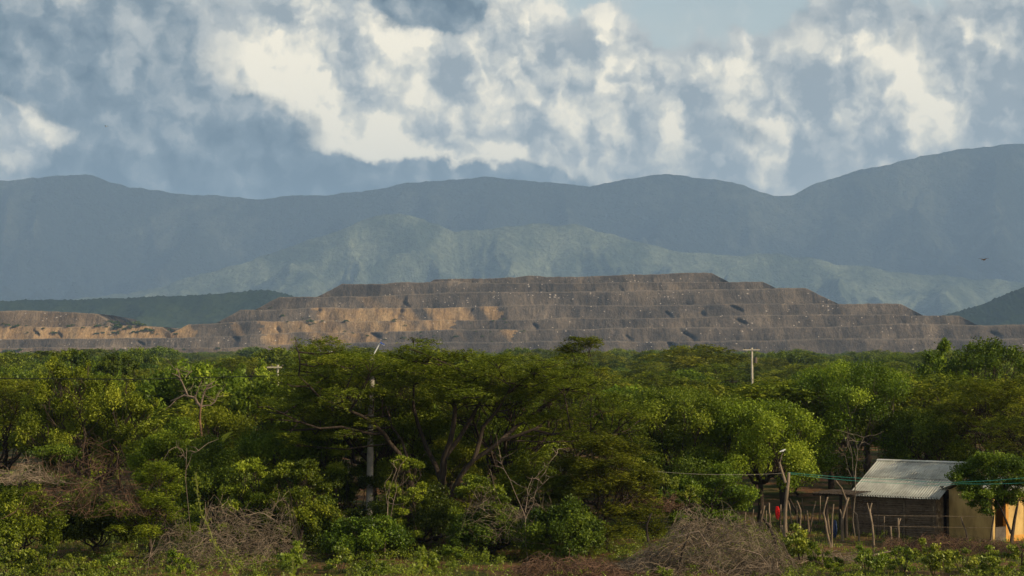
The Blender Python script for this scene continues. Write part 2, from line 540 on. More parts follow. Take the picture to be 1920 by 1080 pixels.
m_far = hill_material("far_mountain", (0.028, 0.036, 0.024), (0.14, 0.15, 0.10), 0.0013, (0.52, 0.72), 1.0, 130.0)  # darker base colour stands in for cloud shadow over the back range
m_mid = hill_material("ridge_slope", (0.075, 0.10, 0.06), (0.24, 0.27, 0.17), 0.0022, (0.42, 0.64), 1.0, 50.0)  # paler base colour paints the sunlit look of the front ridge
m_hill = hill_material("wooded_hill", (0.018, 0.032, 0.010), (0.05, 0.07, 0.022), 0.004, (0.5, 0.7), 0.9, 8.0)

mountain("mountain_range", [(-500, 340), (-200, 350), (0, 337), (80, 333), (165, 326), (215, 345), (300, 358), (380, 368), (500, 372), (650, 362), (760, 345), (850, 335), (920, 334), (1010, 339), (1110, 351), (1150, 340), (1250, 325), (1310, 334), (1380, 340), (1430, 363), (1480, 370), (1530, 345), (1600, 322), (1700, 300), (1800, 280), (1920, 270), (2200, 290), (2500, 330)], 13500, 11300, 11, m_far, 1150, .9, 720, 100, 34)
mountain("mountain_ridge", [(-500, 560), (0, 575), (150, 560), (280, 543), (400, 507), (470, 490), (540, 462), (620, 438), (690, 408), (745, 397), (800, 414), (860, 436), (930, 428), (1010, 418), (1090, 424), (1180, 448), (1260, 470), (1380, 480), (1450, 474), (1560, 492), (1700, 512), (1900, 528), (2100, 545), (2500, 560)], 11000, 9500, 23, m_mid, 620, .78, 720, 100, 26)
mountain("wooded_hill", [(-500, 572), (0, 565), (150, 562), (280, 558), (400, 552), (460, 547), (495, 544), (540, 552), (600, 575), (680, 610), (760, 645)], 5200, 4600, 31, m_hill, 420, .35, 420, 70, 4, 9.0)
mountain("wooded_hill", [(1640, 640), (1720, 606), (1790, 586), (1840, 572), (1880, 556), (1920, 539), (2000, 515), (2150, 490), (2400, 520)], 5000, 4450, 37, m_hill, 420, .35, 420, 70, 4, 9.0)

# ------------------------------------------------------------------ terraced spoil heap
LAYERS = [
    [[(-900, 656), (400, 651), (500, 647), (700, 642), (1300, 640), (1500, 638), (1700, 634), (2900, 640)]],
    [[(-900, 633), (330, 634), (480, 628), (560, 622), (900, 620), (1200, 616), (1400, 614), (1600, 610), (1700, 607), (2700, 606)]],
    [[(-800, 612), (250, 610), (300, 613)], [(350, 609), (500, 603), (700, 601), (900, 599), (1100, 595), (1300, 594), (1500, 592), (1800, 590)]],
    [[(-800, 588), (100, 585), (180, 588)], [(450, 581), (600, 577), (800, 577), (1000, 572), (1200, 572), (1400, 570), (1690, 570)]],
    [[(520, 557), (700, 556), (900, 548), (1100, 545), (1300, 543), (1515, 541)]],
    [[(640, 533), (800, 531), (1000, 531), (1150, 531), (1300, 530), (1430, 526)]],
    [[(815, 527), (860, 524), (960, 520), (1060, 517), (1240, 515), (1300, 512), (1335, 513)]],
]
# gouges: px, layer, half width m, depth m, lean m
NOTCH = [(1385, 3, 6, 18, 14), (1392, 2, 8, 16, 8), (1292, 1, 7, 20, 10), (1003, 2, 5, 16, -4), (760, 4, 7, 16, 16), (748, 3, 8, 14, 8),
         (1255, 3, 5, 11, 2), (1325, 3, 9, 12, -3), (1258, 0, 6, 16, 2), (1310, 0, 7, 18, 5), (1335, 0, 4, 10, 8),
         (700, 1, 8, 15, 4), (435, 1, 7, 13, 8), (585, 3, 8, 8, -6), (880, 3, 6, 8, 6), (1870, 1, 9, 9, 14), (520, 2, 7, 8, -8), (255, 1, 5, 9, 3), 
         (60, 2, 4, 12, 4), (105, 2, 4, 10, -3), (1180, 1, 5, 6, 3)]


def build_spoil():
    D0 = 2450.0; STEP = 46.0; SL = 0.72
    xs = np.linspace(XW(-900, D0), XW(2900, D0), 1750)
    rows = []; tone = []; dust = []
    zprev = np.zeros_like(xs); yprev_crest = np.full_like(xs, D0 - 40)
    px = xs / D0 * FPX + 960
    rows.append(np.stack([xs, xs * 0 + D0 - 60, xs * 0 - 1], -1)); tone.append(xs * 0); dust.append(xs * 0)
    for k, segs in enumerate(LAYERS):
        yk = D0 + STEP * k
        z = np.full_like(xs, -1e3)
        for s in segs:
            sx = np.array([XW(p[0], yk + 25) for p in s]); sz = np.array([PT(p[0], p[1], yk + 25).z for p in s])
            zz = np.interp(xs, sx, sz)
            zz = zz - 0.62 * np.maximum(sx[0] - xs, 0) - 0.62 * np.maximum(xs - sx[-1], 0)
            z = np.maximum(z, zz)
        z = z + 4.5 * fbm(xs / 260, xs * 0 + 1.3 * k, 55 + k, 2) + 1.6 * fbm(xs / 60, xs * 0 + k, 50 + k, 4) + 0.9 * fbm(xs / 9, xs * 0 + k, 60 + k, 3)
        # truck-dumped cones leave small mounds along the top rim
        z = z + (3.0 if k >= 5 else 1.6) * np.clip(perlin(xs / 55, xs * 0 + 3.3 * k, 71 + k), 0, 1)
        z = np.maximum(z, zprev)
        h = z - zprev
        lobes = 20.0 * np.abs(perlin(xs / 120, xs * 0 + k * 7.7, 80 + k)) ** .8 + 12.0 * np.abs(perlin(xs / 47, xs * 0 + k * 7.7, 90 + k)) + 5 * fbm(xs / 200, xs * 0 + k * 1.7, 95, 2)
        nf = 9
        for r in range(nf + 1):
            t = r / nf                      # 0 toe, 1 crest
            rill = (2.3 * np.abs(perlin(xs / 9.0 + 0.25 * t, xs * 0 + 0.5 * t + k, 101 + k)) + 0.7 * perlin(xs / 4.0, xs * 0 + 0.9 * t + k, 111 + k)) * (1 - 0.75 * t)
            y = yk + lobes * (1.15 - t * 0.6) + rill + h / SL * t
            for (nx_, lk, w, dep, lean) in NOTCH:
                if lk != k: continue
                x0 = XW(nx_, yk) + lean * (0.5 - t)
                prof = math.exp(-((t - 0.5 - .25 * math.sin(nx_)) / 0.30) ** 2)
                y = y + .8 * dep * (1 + .4 * math.sin(t * 9 + nx_)) * prof * np.exp(-np.abs((xs - x0 + 4.5 * math.sin(t * 5 + nx_)) / (w * (.28 + .3 * t))) ** 2) * (h > 6)
            y = np.maximum(y, yprev_crest + 0.6 * r + 1)
            zr = zprev + h * t
            rows.append(np.stack([xs, y, zr], -1))
            # which stretches were dumped from the orange overburden
            jj = 30 * fbm(xs / 45, xs * 0 + 2.1 * t + k, 131, 4)
            q = px + jj * 1.2
            m = np.zeros_like(xs)
            stripes = perlin(xs / 26 + 0.6 * t, xs * 0 + k * 3.3, 141) * 1.6
            if k == 3: m = np.where((q > 560) & (q < 930), np.clip(0.55 + stripes, 0, 1), 0)
            if k == 2: m = np.where((q > 470) & (q < 850), np.clip(0.75 + stripes * .5, 0, 1), 0) + np.where(q < 335, 0.95, 0) + np.where((q > 395) & (q < 470), np.clip(.3 + stripes, 0, 1), 0)
            if k == 1: m = np.where((q > 480) & (q < 720), np.clip(0.35 + stripes * .9, 0, 1), 0) + np.where((q > 820) & (q < 960), np.clip(0.3 + stripes, 0, 1), 0)
            if k == 3: m = m + np.where(q < 215, 0.22, 0)
            if k == 0: m = np.where(q < 640, 0.12 + 0.15 * np.clip(stripes, 0, 1), 0)
            if k == 4: m = np.where((q > 640) & (q < 760), np.clip(stripes * .3, 0, 1), 0)
            tone.append(m); dust.append(np.full_like(xs, 0.6 if r == nf else 0.0))
        yprev_crest = y
        zprev = z
    rows.append(np.stack([xs, yprev_crest + 150, zprev - 3], -1)); tone.append(xs * 0); dust.append(xs * 0)
    rows.append(np.stack([xs, yprev_crest + 600, xs * 0 - 1], -1)); tone.append(xs * 0); dust.append(xs * 0)
    V = np.concatenate(rows); nr = len(rows)
    m, t = mat_base("spoil")
    at = t.n('ShaderNodeAttribute', attribute_name='ochre').outputs['Fac']
    du = t.n('ShaderNodeAttribute', attribute_name='dust').outputs['Fac']
    tc = t.n('ShaderNodeTexCoord').outputs['Object']
    mp = t.n('ShaderNodeMapping', {0: tc, 3: (1, .35, .45)}).outputs[0]
    n1 = t.n('ShaderNodeTexNoise', {'Vector': mp, 'Scale': 0.05, 'Detail': 7, 'Roughness': .7, 'Distortion': .3}).outputs[0]
    n2 = t.n('ShaderNodeTexNoise', {'Vector': tc, 'Scale': 0.22, 'Detail': 5, 'Roughness': .75}).outputs[0]
    n3 = t.n('ShaderNodeTexNoise', {'Vector': mp, 'Scale': 0.4, 'Detail': 4, 'Roughness': .7}).outputs[0]
    n4 = t.n('ShaderNodeTexNoise', {'Vector': t.n('ShaderNodeMapping', {0: tc, 3: (1, .3, 2.2)}).outputs[0], 'Scale': 0.012, 'Detail': 3, 'Roughness': .6}).outputs[0]
    grey = t.ramp(t.math('MULTIPLY_ADD', n4, 0.7, t.math('MULTIPLY_ADD', n1, 0.65, -0.17)), [(0.32, (0.042, 0.037, 0.032)), (0.47, (0.080, 0.067, 0.054)), (0.58, (0.122, 0.099, 0.076)), (0.7, (0.19, 0.152, 0.112))])
    och = t.ramp(n1, [(0.3, (0.12, 0.08, 0.045)), (0.5, (0.30, 0.195, 0.095)), (0.7, (0.42, 0.29, 0.15))])
    col = t.mix(t.math('MULTIPLY_ADD', n2, 0.6, t.math('SUBTRACT', at, 0.3), clamp=True), grey, och)
    col = t.mix(t.math('MULTIPLY', at, 0.5, clamp=True), col, och)
    col = t.mix(0.85, col, t.ramp(n3, [(0.3, (0.55, 0.53, 0.53)), (0.62, (1.05, 1.05, 1.05))]), 'MULTIPLY')
    col = t.mix(t.math('MULTIPLY', du, n2), col, (0.27, 0.225, 0.17))
    vo = t.n('ShaderNodeTexVoronoi', {'Vector': tc, 'Scale': 0.16, 'Randomness': 1.0})
    big = t.n('ShaderNodeTexNoise', {'Vector': tc, 'Scale': 0.02, 'Detail': 2}).outputs[0]
    thr = t.math('MULTIPLY_ADD', big, 0.42, -0.06)
    st = t.math('LESS_THAN', vo.outputs['Distance'], thr)
    st = t.math('MULTIPLY', st, t.math('GREATER_THAN', t.n('ShaderNodeSeparateColor', {0: vo.outputs['Color']}).outputs[0], 0.62))
    col = t.mix(t.math('MULTIPLY', st, .75), col, (0.42, 0.37, 0.32))
    bs = t.n('ShaderNodeBsdfDiffuse', {0: col})
    b = t.n('ShaderNodeBump', {'Strength': 1.0, 'Distance': 2.2, 'Height': t.math('ADD', n3, n2)}); t.link(b.outputs[0], bs.inputs['Normal'])
    t.link(bs.outputs[0], t.n('ShaderNodeOutputMaterial').inputs[0])
    me = mesh_np("spoil_heap", V, grid_faces(nr, len(xs)), m, False, {'ochre': np.clip(np.concatenate(tone), 0, 1), 'dust': np.concatenate(dust)})
    o = link("spoil_heap", me)
    tag(o, kind="structure")
    return o


spoil = build_spoil()


def cast(o, px, py):
    """point of a mesh seen at a photo position"""
    if '_bvh' not in globals(): globals()['_bvh'] = {}
    if o.name not in _bvh:
        vs = np.empty(len(o.data.vertices) * 3, np.float32); o.data.vertices.foreach_get('co', vs)
        fs = np.empty(len(o.data.loops), np.int32); o.data.loops.foreach_get('vertex_index', fs)
        _bvh[o.name] = BVHTree.FromPolygons(vs.reshape(-1, 3).tolist(), fs.reshape(-1, 4).tolist())
    d = (PT(px, py, 100.0) - Vector((0, 0, CAMZ))).normalized()
    h = _bvh[o.name].ray_cast(Vector((0, 0, CAMZ)), d)
    return h[0]


# ------------------------------------------------------------------ air
def build_haze():
    b = MB(); b.box((0, 14000, 899), (64000, 36000, 1800))   # z -1 .. 1799
    m, t = mat_base("haze")
    v = t.n('ShaderNodeVolumePrincipled', {'Color': HAZE_COL, 'Density': HAZE_D, 'Anisotropy': 0.0})
    t.link(v.outputs[0], t.n('ShaderNodeOutputMaterial').inputs[1])
    m.cycles.homogeneous_volume = True
    o = b.build("haze", m)
    tag(o, kind="stuff")


HAZE_COL = (0.41, 0.64, 1.0, 1)
HAZE_D = 5.9e-5
build_haze()

# ------------------------------------------------------------------ foliage materials
m_feather = leaf_mat("feathery_leaf", (0.036, 0.052, 0.005), (0.118, 0.150, 0.011), (0.27, 0.29, 0.025), .26, .012)
m_broad = leaf_mat("broad_leaf", (0.030, 0.055, 0.005), (0.112, 0.168, 0.010), (0.26, 0.32, 0.022), .28, .015)
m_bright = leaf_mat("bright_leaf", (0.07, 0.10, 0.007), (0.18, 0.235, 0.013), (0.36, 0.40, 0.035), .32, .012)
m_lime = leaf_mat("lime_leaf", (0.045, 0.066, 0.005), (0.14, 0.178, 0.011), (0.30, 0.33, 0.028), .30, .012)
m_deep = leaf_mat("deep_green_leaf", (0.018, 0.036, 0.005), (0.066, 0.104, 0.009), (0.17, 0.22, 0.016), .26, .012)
m_bark = noise_mat("bark", (0.020, 0.015, 0.011), (0.065, 0.047, 0.033), 3.0, .95, .6, stretch=(3, 3, .6))
m_palebark = noise_mat("pale_bark", (0.06, 0.05, 0.038), (0.18, 0.15, 0.11), 3.0, .95, .5, stretch=(3, 3, .6))
m_deadwood = noise_mat("dead_wood", (0.10, 0.075, 0.055), (0.28, 0.215, 0.16), 2.0, .95, .3)
m_twig = noise_mat("dry_twig", (0.055, 0.042, 0.03), (0.26, 0.20, 0.14), 1.3, .95, 0)
m_redtwig = noise_mat("brown_twig", (0.035, 0.021, 0.014), (0.17, 0.10, 0.062), 1.3, .95, 0)


def leaf_quads(C, D, N, L, W, tint):
    """pointed leaves: centre C, long axis D, normal N"""
    D = D / (np.linalg.norm(D, axis=1, keepdims=True) + 1e-9)
    S = np.cross(N, D); S /= (np.linalg.norm(S, axis=1, keepdims=True) + 1e-9)
    U = np.cross(D, S)
    L = L[:, None] / 2; W = W[:, None] / 2
    V = np.stack([C - D * L * .8 + S * W + U * W * .3, C - D * L * .8 - S * W, C + D * L + U * W * .3], 1).reshape(-1, 3)
    F = np.arange(len(C) * 3, dtype=np.int32).reshape(-1, 3)
    return V, F, np.repeat(tint, 3)


def unit(rng, n):
    v = rng.normal(size=(n, 3)); return v / np.linalg.norm(v, axis=1, keepdims=True)


def feather_pads(pads, rng, dens, leaf=(.17, .055), spray=.55):
    """flat layered sprays of fine leaflets, as on an acacia or mesquite"""
    CC, DD, NN, TT = [], [], [], []
    per = 13
    for (c, r, hz) in pads:
        ns = max(4, int(dens * r * r / per))
        a = rng.uniform(0, 2 * math.pi, ns); q = np.sqrt(rng.uniform(0, 1, ns)) * r
        lump = 1 + 0.28 * np.sin(3 * a + c[0] * 5) + .18 * np.sin(5 * a + c[1] * 3)
        q = q * lump
        o = np.stack([np.cos(a) * q, np.sin(a) * q, hz * (1 - (q / r) ** 2) * .7 + rng.normal(0, hz * .38, ns)], -1) + np.array(c)
        da = a + rng.normal(0, .8, ns)
        d = np.stack([np.cos(da), np.sin(da), rng.normal(0.02, .22, ns)], -1)
        ln = spray * rng.uniform(.6, 1.3, ns)
        t = np.linspace(-.5, .5, per)[None, :, None]
        P = o[:, None, :] + d[:, None, :] * t * ln[:, None, None]
        P[..., 2] -= (np.abs(t[..., 0]) ** 2) * .45 * ln[:, None]
        P = P + rng.normal(0, .035, P.shape)
        side = np.stack([-d[:, 1], d[:, 0], d[:, 2] * 0], -1)
        sg = np.where(np.arange(per) % 2 == 0, 1, -1)[None, :, None]
        L = side[:, None, :] * sg + d[:, None, :] * .6 + rng.normal(0, .25, P.shape)
        Nn = np.array([0, 0, 1.0]) + rng.normal(0, .42, P.shape)
        CC.append(P.reshape(-1, 3)); DD.append(L.reshape(-1, 3)); NN.append(Nn.reshape(-1, 3))
        pt = np.clip(rng.normal(.45, .16) + rng.normal(0, .13, ns), 0, 1)
        TT.append((pt[:, None] + rng.normal(0, .09, (ns, per))).reshape(-1))
    C = np.concatenate(CC); D = np.concatenate(DD); N = np.concatenate(NN); T = np.clip(np.concatenate(TT), 0, 1)
    n = len(C)
    return leaf_quads(C, D, N, rng.uniform(.7, 1.3, n) * leaf[0], rng.uniform(.7, 1.3, n) * leaf[1], T)


def leaf_clumps(pads, rng, dens, leaf=(.16, .10), shell=.55, up=.5):
    """rounded clumps of single leaves"""
    CC, DD, NN, TT = [], [], [], []
    for (c, r, hz) in pads:
        n = max(12, int(dens * r * r))
        u = unit(rng, n)
        lump = 1 + .22 * np.sin(u[:, 0] * 5 + c[0] * 9) + .2 * np.sin(u[:, 2] * 6 + c[1] * 7)
        rad = rng.uniform(shell ** 3, 1, n) ** (1 / 3) * lump
        k = np.array([r, r, hz])
        P = u * rad[:, None] * k
        # small twig groups inside a clump
        g = max(3, n // 16); gi = rng.integers(0, g, n)
        gc = unit(rng, g) * (rng.uniform(.5, 1.05, g)[:, None]) * k
        P = P * .45 + gc[gi] * .62 + rng.normal(0, .05 * r + .03, (n, 3))
        CC.append(P + np.array(c))
        DD.append(rng.normal(size=(n, 3)) + np.array([0, 0, -.5]))
        NN.append(u * .7 + rng.normal(0, .55, (n, 3)) + np.array([0, 0, up]))
        gt = rng.normal(0, .15, g); gt = gt + rng.normal(0, .10)
        TT.append(np.clip(rng.normal(.43, .12) + gt[gi] + rng.normal(0, .085, n), 0, 1))
    C = np.concatenate(CC); D = np.concatenate(DD); N = np.concatenate(NN); T = np.concatenate(TT)
    n = len(C)
    return leaf_quads(C, D, N, rng.uniform(.65, 1.35, n) * leaf[0], rng.uniform(.65, 1.35, n) * leaf[1], T)


def limbs(base, fork, pads, rng, r0, kprim=5, n=6, twig=.018, lean=0.0, droop=True):
    """trunk, main limbs and the branches that carry the pads"""
    mb = MB()
    base = np.array(base, float); fork = np.array(fork, float)
    def curve(a, b, sag, m=6, jit=.06):
        a = np.array(a); b = np.array(b); ln = np.linalg.norm(b - a)
        pts = []
        for i in range(m + 1):
            t = i / m
            p = a * (1 - t) + b * t
            p = p + np.array([0, 0, 1.0]) * sag * math.sin(math.pi * t) * ln
            if 0 < i < m: p = p + rng.normal(0, jit * ln, 3) * .5
            pts.append(p)
        return pts
    tp = curve(base, fork, 0, 5, .07)
    mb.tube(tp, list(np.linspace(r0 * 1.25, r0 * .85, len(tp))), n + 2)
    P = np.array([p[0] for p in pads])
    ang = np.arctan2(P[:, 1] - fork[1], P[:, 0] - fork[0]) + rng.uniform(0, 6.28)
    grp = (np.floor((ang % (2 * math.pi)) / (2 * math.pi) * kprim)).astype(int)
    for g in range(kprim):
        idx = np.where(grp == g)[0]
        if len(idx) == 0: continue
        cen = P[idx].mean(0)
        cen[2] = P[idx][:, 2].min() * .6 + cen[2] * .4
        end = fork + (cen - fork) * .75
        lp = curve(fork, end, .06 * rng.uniform(-1, 1.4), 7, .10)
        rr = r0 * .62
        mb.tube(lp, list(np.linspace(rr, rr * .42, len(lp))), n)
        for i in idx:
            k = rng.integers(2, len(lp))
            tgt = P[i] + np.array([0, 0, -pads[i][2] * .3])
            bp = curve(lp[k], tgt, .05 * rng.uniform(-1, 1), 5, .12)
            r1 = rr * .38
            mb.tube(bp, list(np.linspace(r1, twig, len(bp))), 5)
            for q in range(3):
                a = rng.uniform(0, 6.28)
                e = P[i] + np.array([math.cos(a), math.sin(a), rng.uniform(-.1, .3)]) * pads[i][1] * .8
                sp = curve(bp[rng.integers(2, 5)], e, 0, 4, .15)
                mb.tube(sp, list(np.linspace(r1 * .45, twig * .5, len(sp))), 4, cap=False)
    return mb


def dome_pads(rng, W, H, n, kind):
    """pad centres for a crown W wide, top at H"""
    pads = []
    Rr = W / 2
    tries = 0
    while len(pads) < n and tries < n * 60:
        tries += 1
        a = rng.uniform(0, 2 * math.pi); q = math.sqrt(rng.uniform(0, 1))
        if kind == 'acacia':
            r = rng.uniform(.16, .30) * Rr; hz = r * .34
            rr = q * (Rr - r * .6)
            top = H - hz * .7 - H * .26 * (rr / Rr) ** 2.2
            z = top - abs(rng.normal(0, .13)) * H * (1.3 if rng.random() < .4 else .45)
        elif kind == 'round':
            r = rng.uniform(.19, .33) * Rr; hz = r * .85
            rr = q * (Rr - r * .7)
            zc = H * .58; hh = H * .42 - hz * .6
            s = math.sqrt(max(0.0, 1 - (rr / Rr) ** 2))
            z = zc + hh * s * (1 if rng.random() < .72 else rng.uniform(-.9, .8))
        elif kind == 'tall':
            r = rng.uniform(.2, .34) * Rr; hz = r * 1.15
            rr = q * (Rr - r * .7)
            s = math.sqrt(max(0.0, 1 - (rr / Rr) ** 2))
            z = H * .50 + (H * .50 - hz * .8) * s * rng.uniform(-.75, 1) ** 1
        else:   # bush, foliage to the ground
            r = rng.uniform(.22, .38) * Rr; hz = r * .8
            rr = q * (Rr - r * .6)
            s = math.sqrt(max(0.0, 1 - (rr / Rr) ** 2))
            z = max(hz * .5, (H - hz * .7) * s * rng.uniform(.25, 1) ** .5)
        c = np.array([math.cos(a) * rr, math.sin(a) * rr, z])
        ok = all(np.linalg.norm((c - p[0]) / np.array([1, 1, .8])) > .62 * (r + p[1]) * (.9 if kind != 'acacia' else .62) for p in pads)
        if ok or tries > n * 40:
            pads.append((c, r, hz))
    return pads


def make_tree(name, kind, W, H, seed, n_leaves, mat, bark=None, leaf=None, fork=None, r0=None, lean=(0, 0), npads=None, pads=None, extra_trunks=0):
    rng = np.random.default_rng(seed)
    if pads is None:
        npads = npads or {'acacia': 34, 'round': 30, 'tall': 30, 'bush': 20}[kind]
        pads = dome_pads(rng, W, H, npads, kind)
    tot = sum(p[1] ** 2 for p in pads)
    dens = n_leaves / tot
    if kind == 'acacia':
        leaf = leaf or (.17, .052)
        V, F, T = feather_pads(pads, rng, dens, leaf, spray=leaf[0] * 3.3)
    else:
        leaf = leaf or (.125, .084)
        V, F, T = leaf_clumps(pads, rng, dens, leaf)
    root = empty(name)
    fz = (fork if fork is not None else {'acacia': .30, 'round': .34, 'tall': .2, 'bush': .08}[kind]) * H
    mb = limbs((0, 0, -.15), (lean[0], lean[1], fz), pads, rng, r0 or max(.07, W * .022))
    for k in range(extra_trunks):
        a = rng.uniform(0, 6.28)
        b = (math.cos(a) * .25 * (k + 1), math.sin(a) * .25 * (k + 1), -.1)
        e = (math.cos(a) * W * .16, math.sin(a) * W * .16, fz * rng.uniform(1.3, 1.8))
        mb.tube([b, tuple(np.array(b) * .4 + np.array(e) * .6 + rng.normal(0, .12, 3)), e], [(r0 or .1) * .7, (r0 or .1) * .55, (r0 or .1) * .4], 6)
    mb.build("trunk", bark or m_bark, root, True)
    link("crown", mesh_np("crown", V, F, mat, False, {'tint': T}), root)
    return root


TREE_COUNT = 0


def place(root, px, d, label, cat="tree", group=None, z=None, rz=0.0):
    x = XW(px, d)
    root.location = (x, d, float(ground_z(x, d)) if z is None else z)
    root.rotation_euler = (0, 0, rz)
    tag(root, label, cat, group)
    return root


def H_of(top, d):
    """height of something whose top is at photo row top, at depth d"""
    return PT(960, top, d).z


# ------------------------------------------------------------------ the big acacia in the middle
def hero():
    D = 98.0
    rng = np.random.default_rng(5)
    X0 = XW(822, D)
    spec = []
    # px, py, radius m, depth offset : flat sprays of the umbrella
    rows = [
        (575, 652, 1.0), (620, 655, 1.1), (560, 690, 1.1), (615, 700, 1.2), (655, 668, 1.1), (520, 735, 1.1), (500, 765, .9), (560, 745, 1.2), (640, 735, 1.2),
        (700, 672, 1.2), (690, 700, 1.1), (745, 662, 1.1), (780, 650, 1.1), (800, 640, .9), (830, 662, 1.3), (880, 664, 1.3), (850, 690, 1.3), (790, 690, 1.2), (930, 672, 1.3),
        (905, 695, 1.3), (965, 690, 1.2), (1000, 672, 1.1), (1020, 705, 1.2), (1065, 700, 1.2), (1110, 715, 1.1), (960, 725, 1.2), (1050, 745, 1.2), (1120, 760, 1.2), (1150, 745, 1.0),
        (1170, 790, 1.1), (1100, 800, 1.1), (1160, 835, 1.0), (740, 720, 1.1), (690, 755, 1.0), (600, 780, 1.0), (650, 790, .9), (540, 800, .8), (880, 735, 1.1), (1010, 780, .9), (1190, 765, .9),
        (840, 715, 1.1), (1080, 668, .9), (590, 640, .5), (555, 634, .35), (775, 634, .4), (1195, 820, .8), (480, 745, .6),
    ]
    pads = []
    for (px, py, r) in rows:
        for k in range(3 if r > .7 else 1):
            dy = rng.uniform(-4.2, 4.2) if k == 0 else rng.uniform(-3, 3)
            r2 = r * rng.uniform(.75, 1.05)
            qx = px + rng.uniform(-14, 14) * k; qy = py + (rng.uniform(6, 34) if k else 0)
            P = PT(qx, qy, D + dy)
            pads.append((np.array([P.x - X0, dy, P.z - r2 * .1]), r2, r2 * .27))
    V, F, T = feather_pads(pads, rng, 115000 / sum(p[1] ** 2 for p in pads), (.17, .05), .6)
    root = empty("acacia_tree")
    mb = MB()
    def path(pts, r0, r1, n=8):
        out = []
        for (px, py, dy) in pts:
            P = PT(px, py, D + dy); out.append(np.array([P.x - X0, dy, P.z]))
        # refine with a little wander
        q = [out[0]]
        for a, b in zip(out[:-1], out[1:]):
            m = (a + b) / 2 + rng.normal(0, .035 * np.linalg.norm(b - a), 3); q += [m, b]
        mb.tube(q, list(np.linspace(r0, r1, len(q))), n)
        return q
    main = []
    main.append(path([(822, 1012, 0), (818, 960, .1), (828, 905, 0), (832, 860, -.2), (850, 800, -.5), (852, 740, -.8), (860, 690, -1)], .27, .06))
    main.append(path([(812, 1008, .2), (795, 950, .5), (770, 905, 0), (748, 850, -.5), (720, 812, -1.0), (700, 792, -1.4), (655, 770, -1.8), (600, 745, -2), (560, 705, -2.3), (560, 660, -2.4)], .17, .035))
    main.append(path([(770, 905, 0), (764, 860, .3), (735, 800, .8), (722, 760, 1.0), (700, 700, 1.4)], .10, .03))
    main.append(path([(822, 960, 0), (862, 895, -.6), (890, 860, -1.0), (940, 825, -1.3), (1000, 805, -1.6), (1070, 810, -1.8), (1140, 820, -2.0)], .16, .04))
    main.append(path([(890, 860, -1.0), (905, 800, -1.0), (950, 740, -1.1), (1000, 700, -1.0)], .13, .04))
    main.append(path([(940, 825, -1.3), (1010, 770, 0), (1060, 730, 1.0), (1120, 740, 2)], .11, .04))
    main.append(path([(828, 905, 0), (800, 840, 1.2), (775, 760, 2), (780, 680, 2.6)], .16, .04))
    main.append(path([(832, 860, -.2), (880, 790, 1.4), (920, 720, 2.4), (940, 680, 2.8)], .14, .04))
    main.append(path([(720, 812, -1.0), (690, 812, -1.2), (640, 800, -1.5), (560, 790, -2), (500, 762, -2.2)], .10, .03))
    nodes = [p for q in main for p in q[3:]]
    N = np.array(nodes)
    for (c, r, hz) in pads:
        dd = np.linalg.norm(N - c, axis=1) + 3.0 * (N[:, 2] > c[2] + .2)
        s = N[int(np.argmin(dd))]
        tgt = c - np.array([0, 0, hz * .4])
        mid = (s + tgt) / 2 + rng.normal(0, .16, 3) + np.array([0, 0, -.12])
        mb.tube([s, mid, tgt], [.05, .035, .02], 5, cap=False)
        for q in range(4):
            a = rng.uniform(0, 6.28)
            e = c + np.array([math.cos(a) * r * .85, math.sin(a) * r * .85, rng.uniform(-.05, .12)])
            mb.tube([mid * .3 + tgt * .7, (tgt + e) / 2 + rng.normal(0, .07, 3), e], [.02, .014, .007], 4, cap=False)
    mb.build("trunk", m_bark, root, True)
    link("crown", mesh_np("crown", V, F, m_feather, False, {'tint': T}), root)
    place(root, 822, D, "wide umbrella acacia with dark forking limbs in the middle of the picture")


hero()

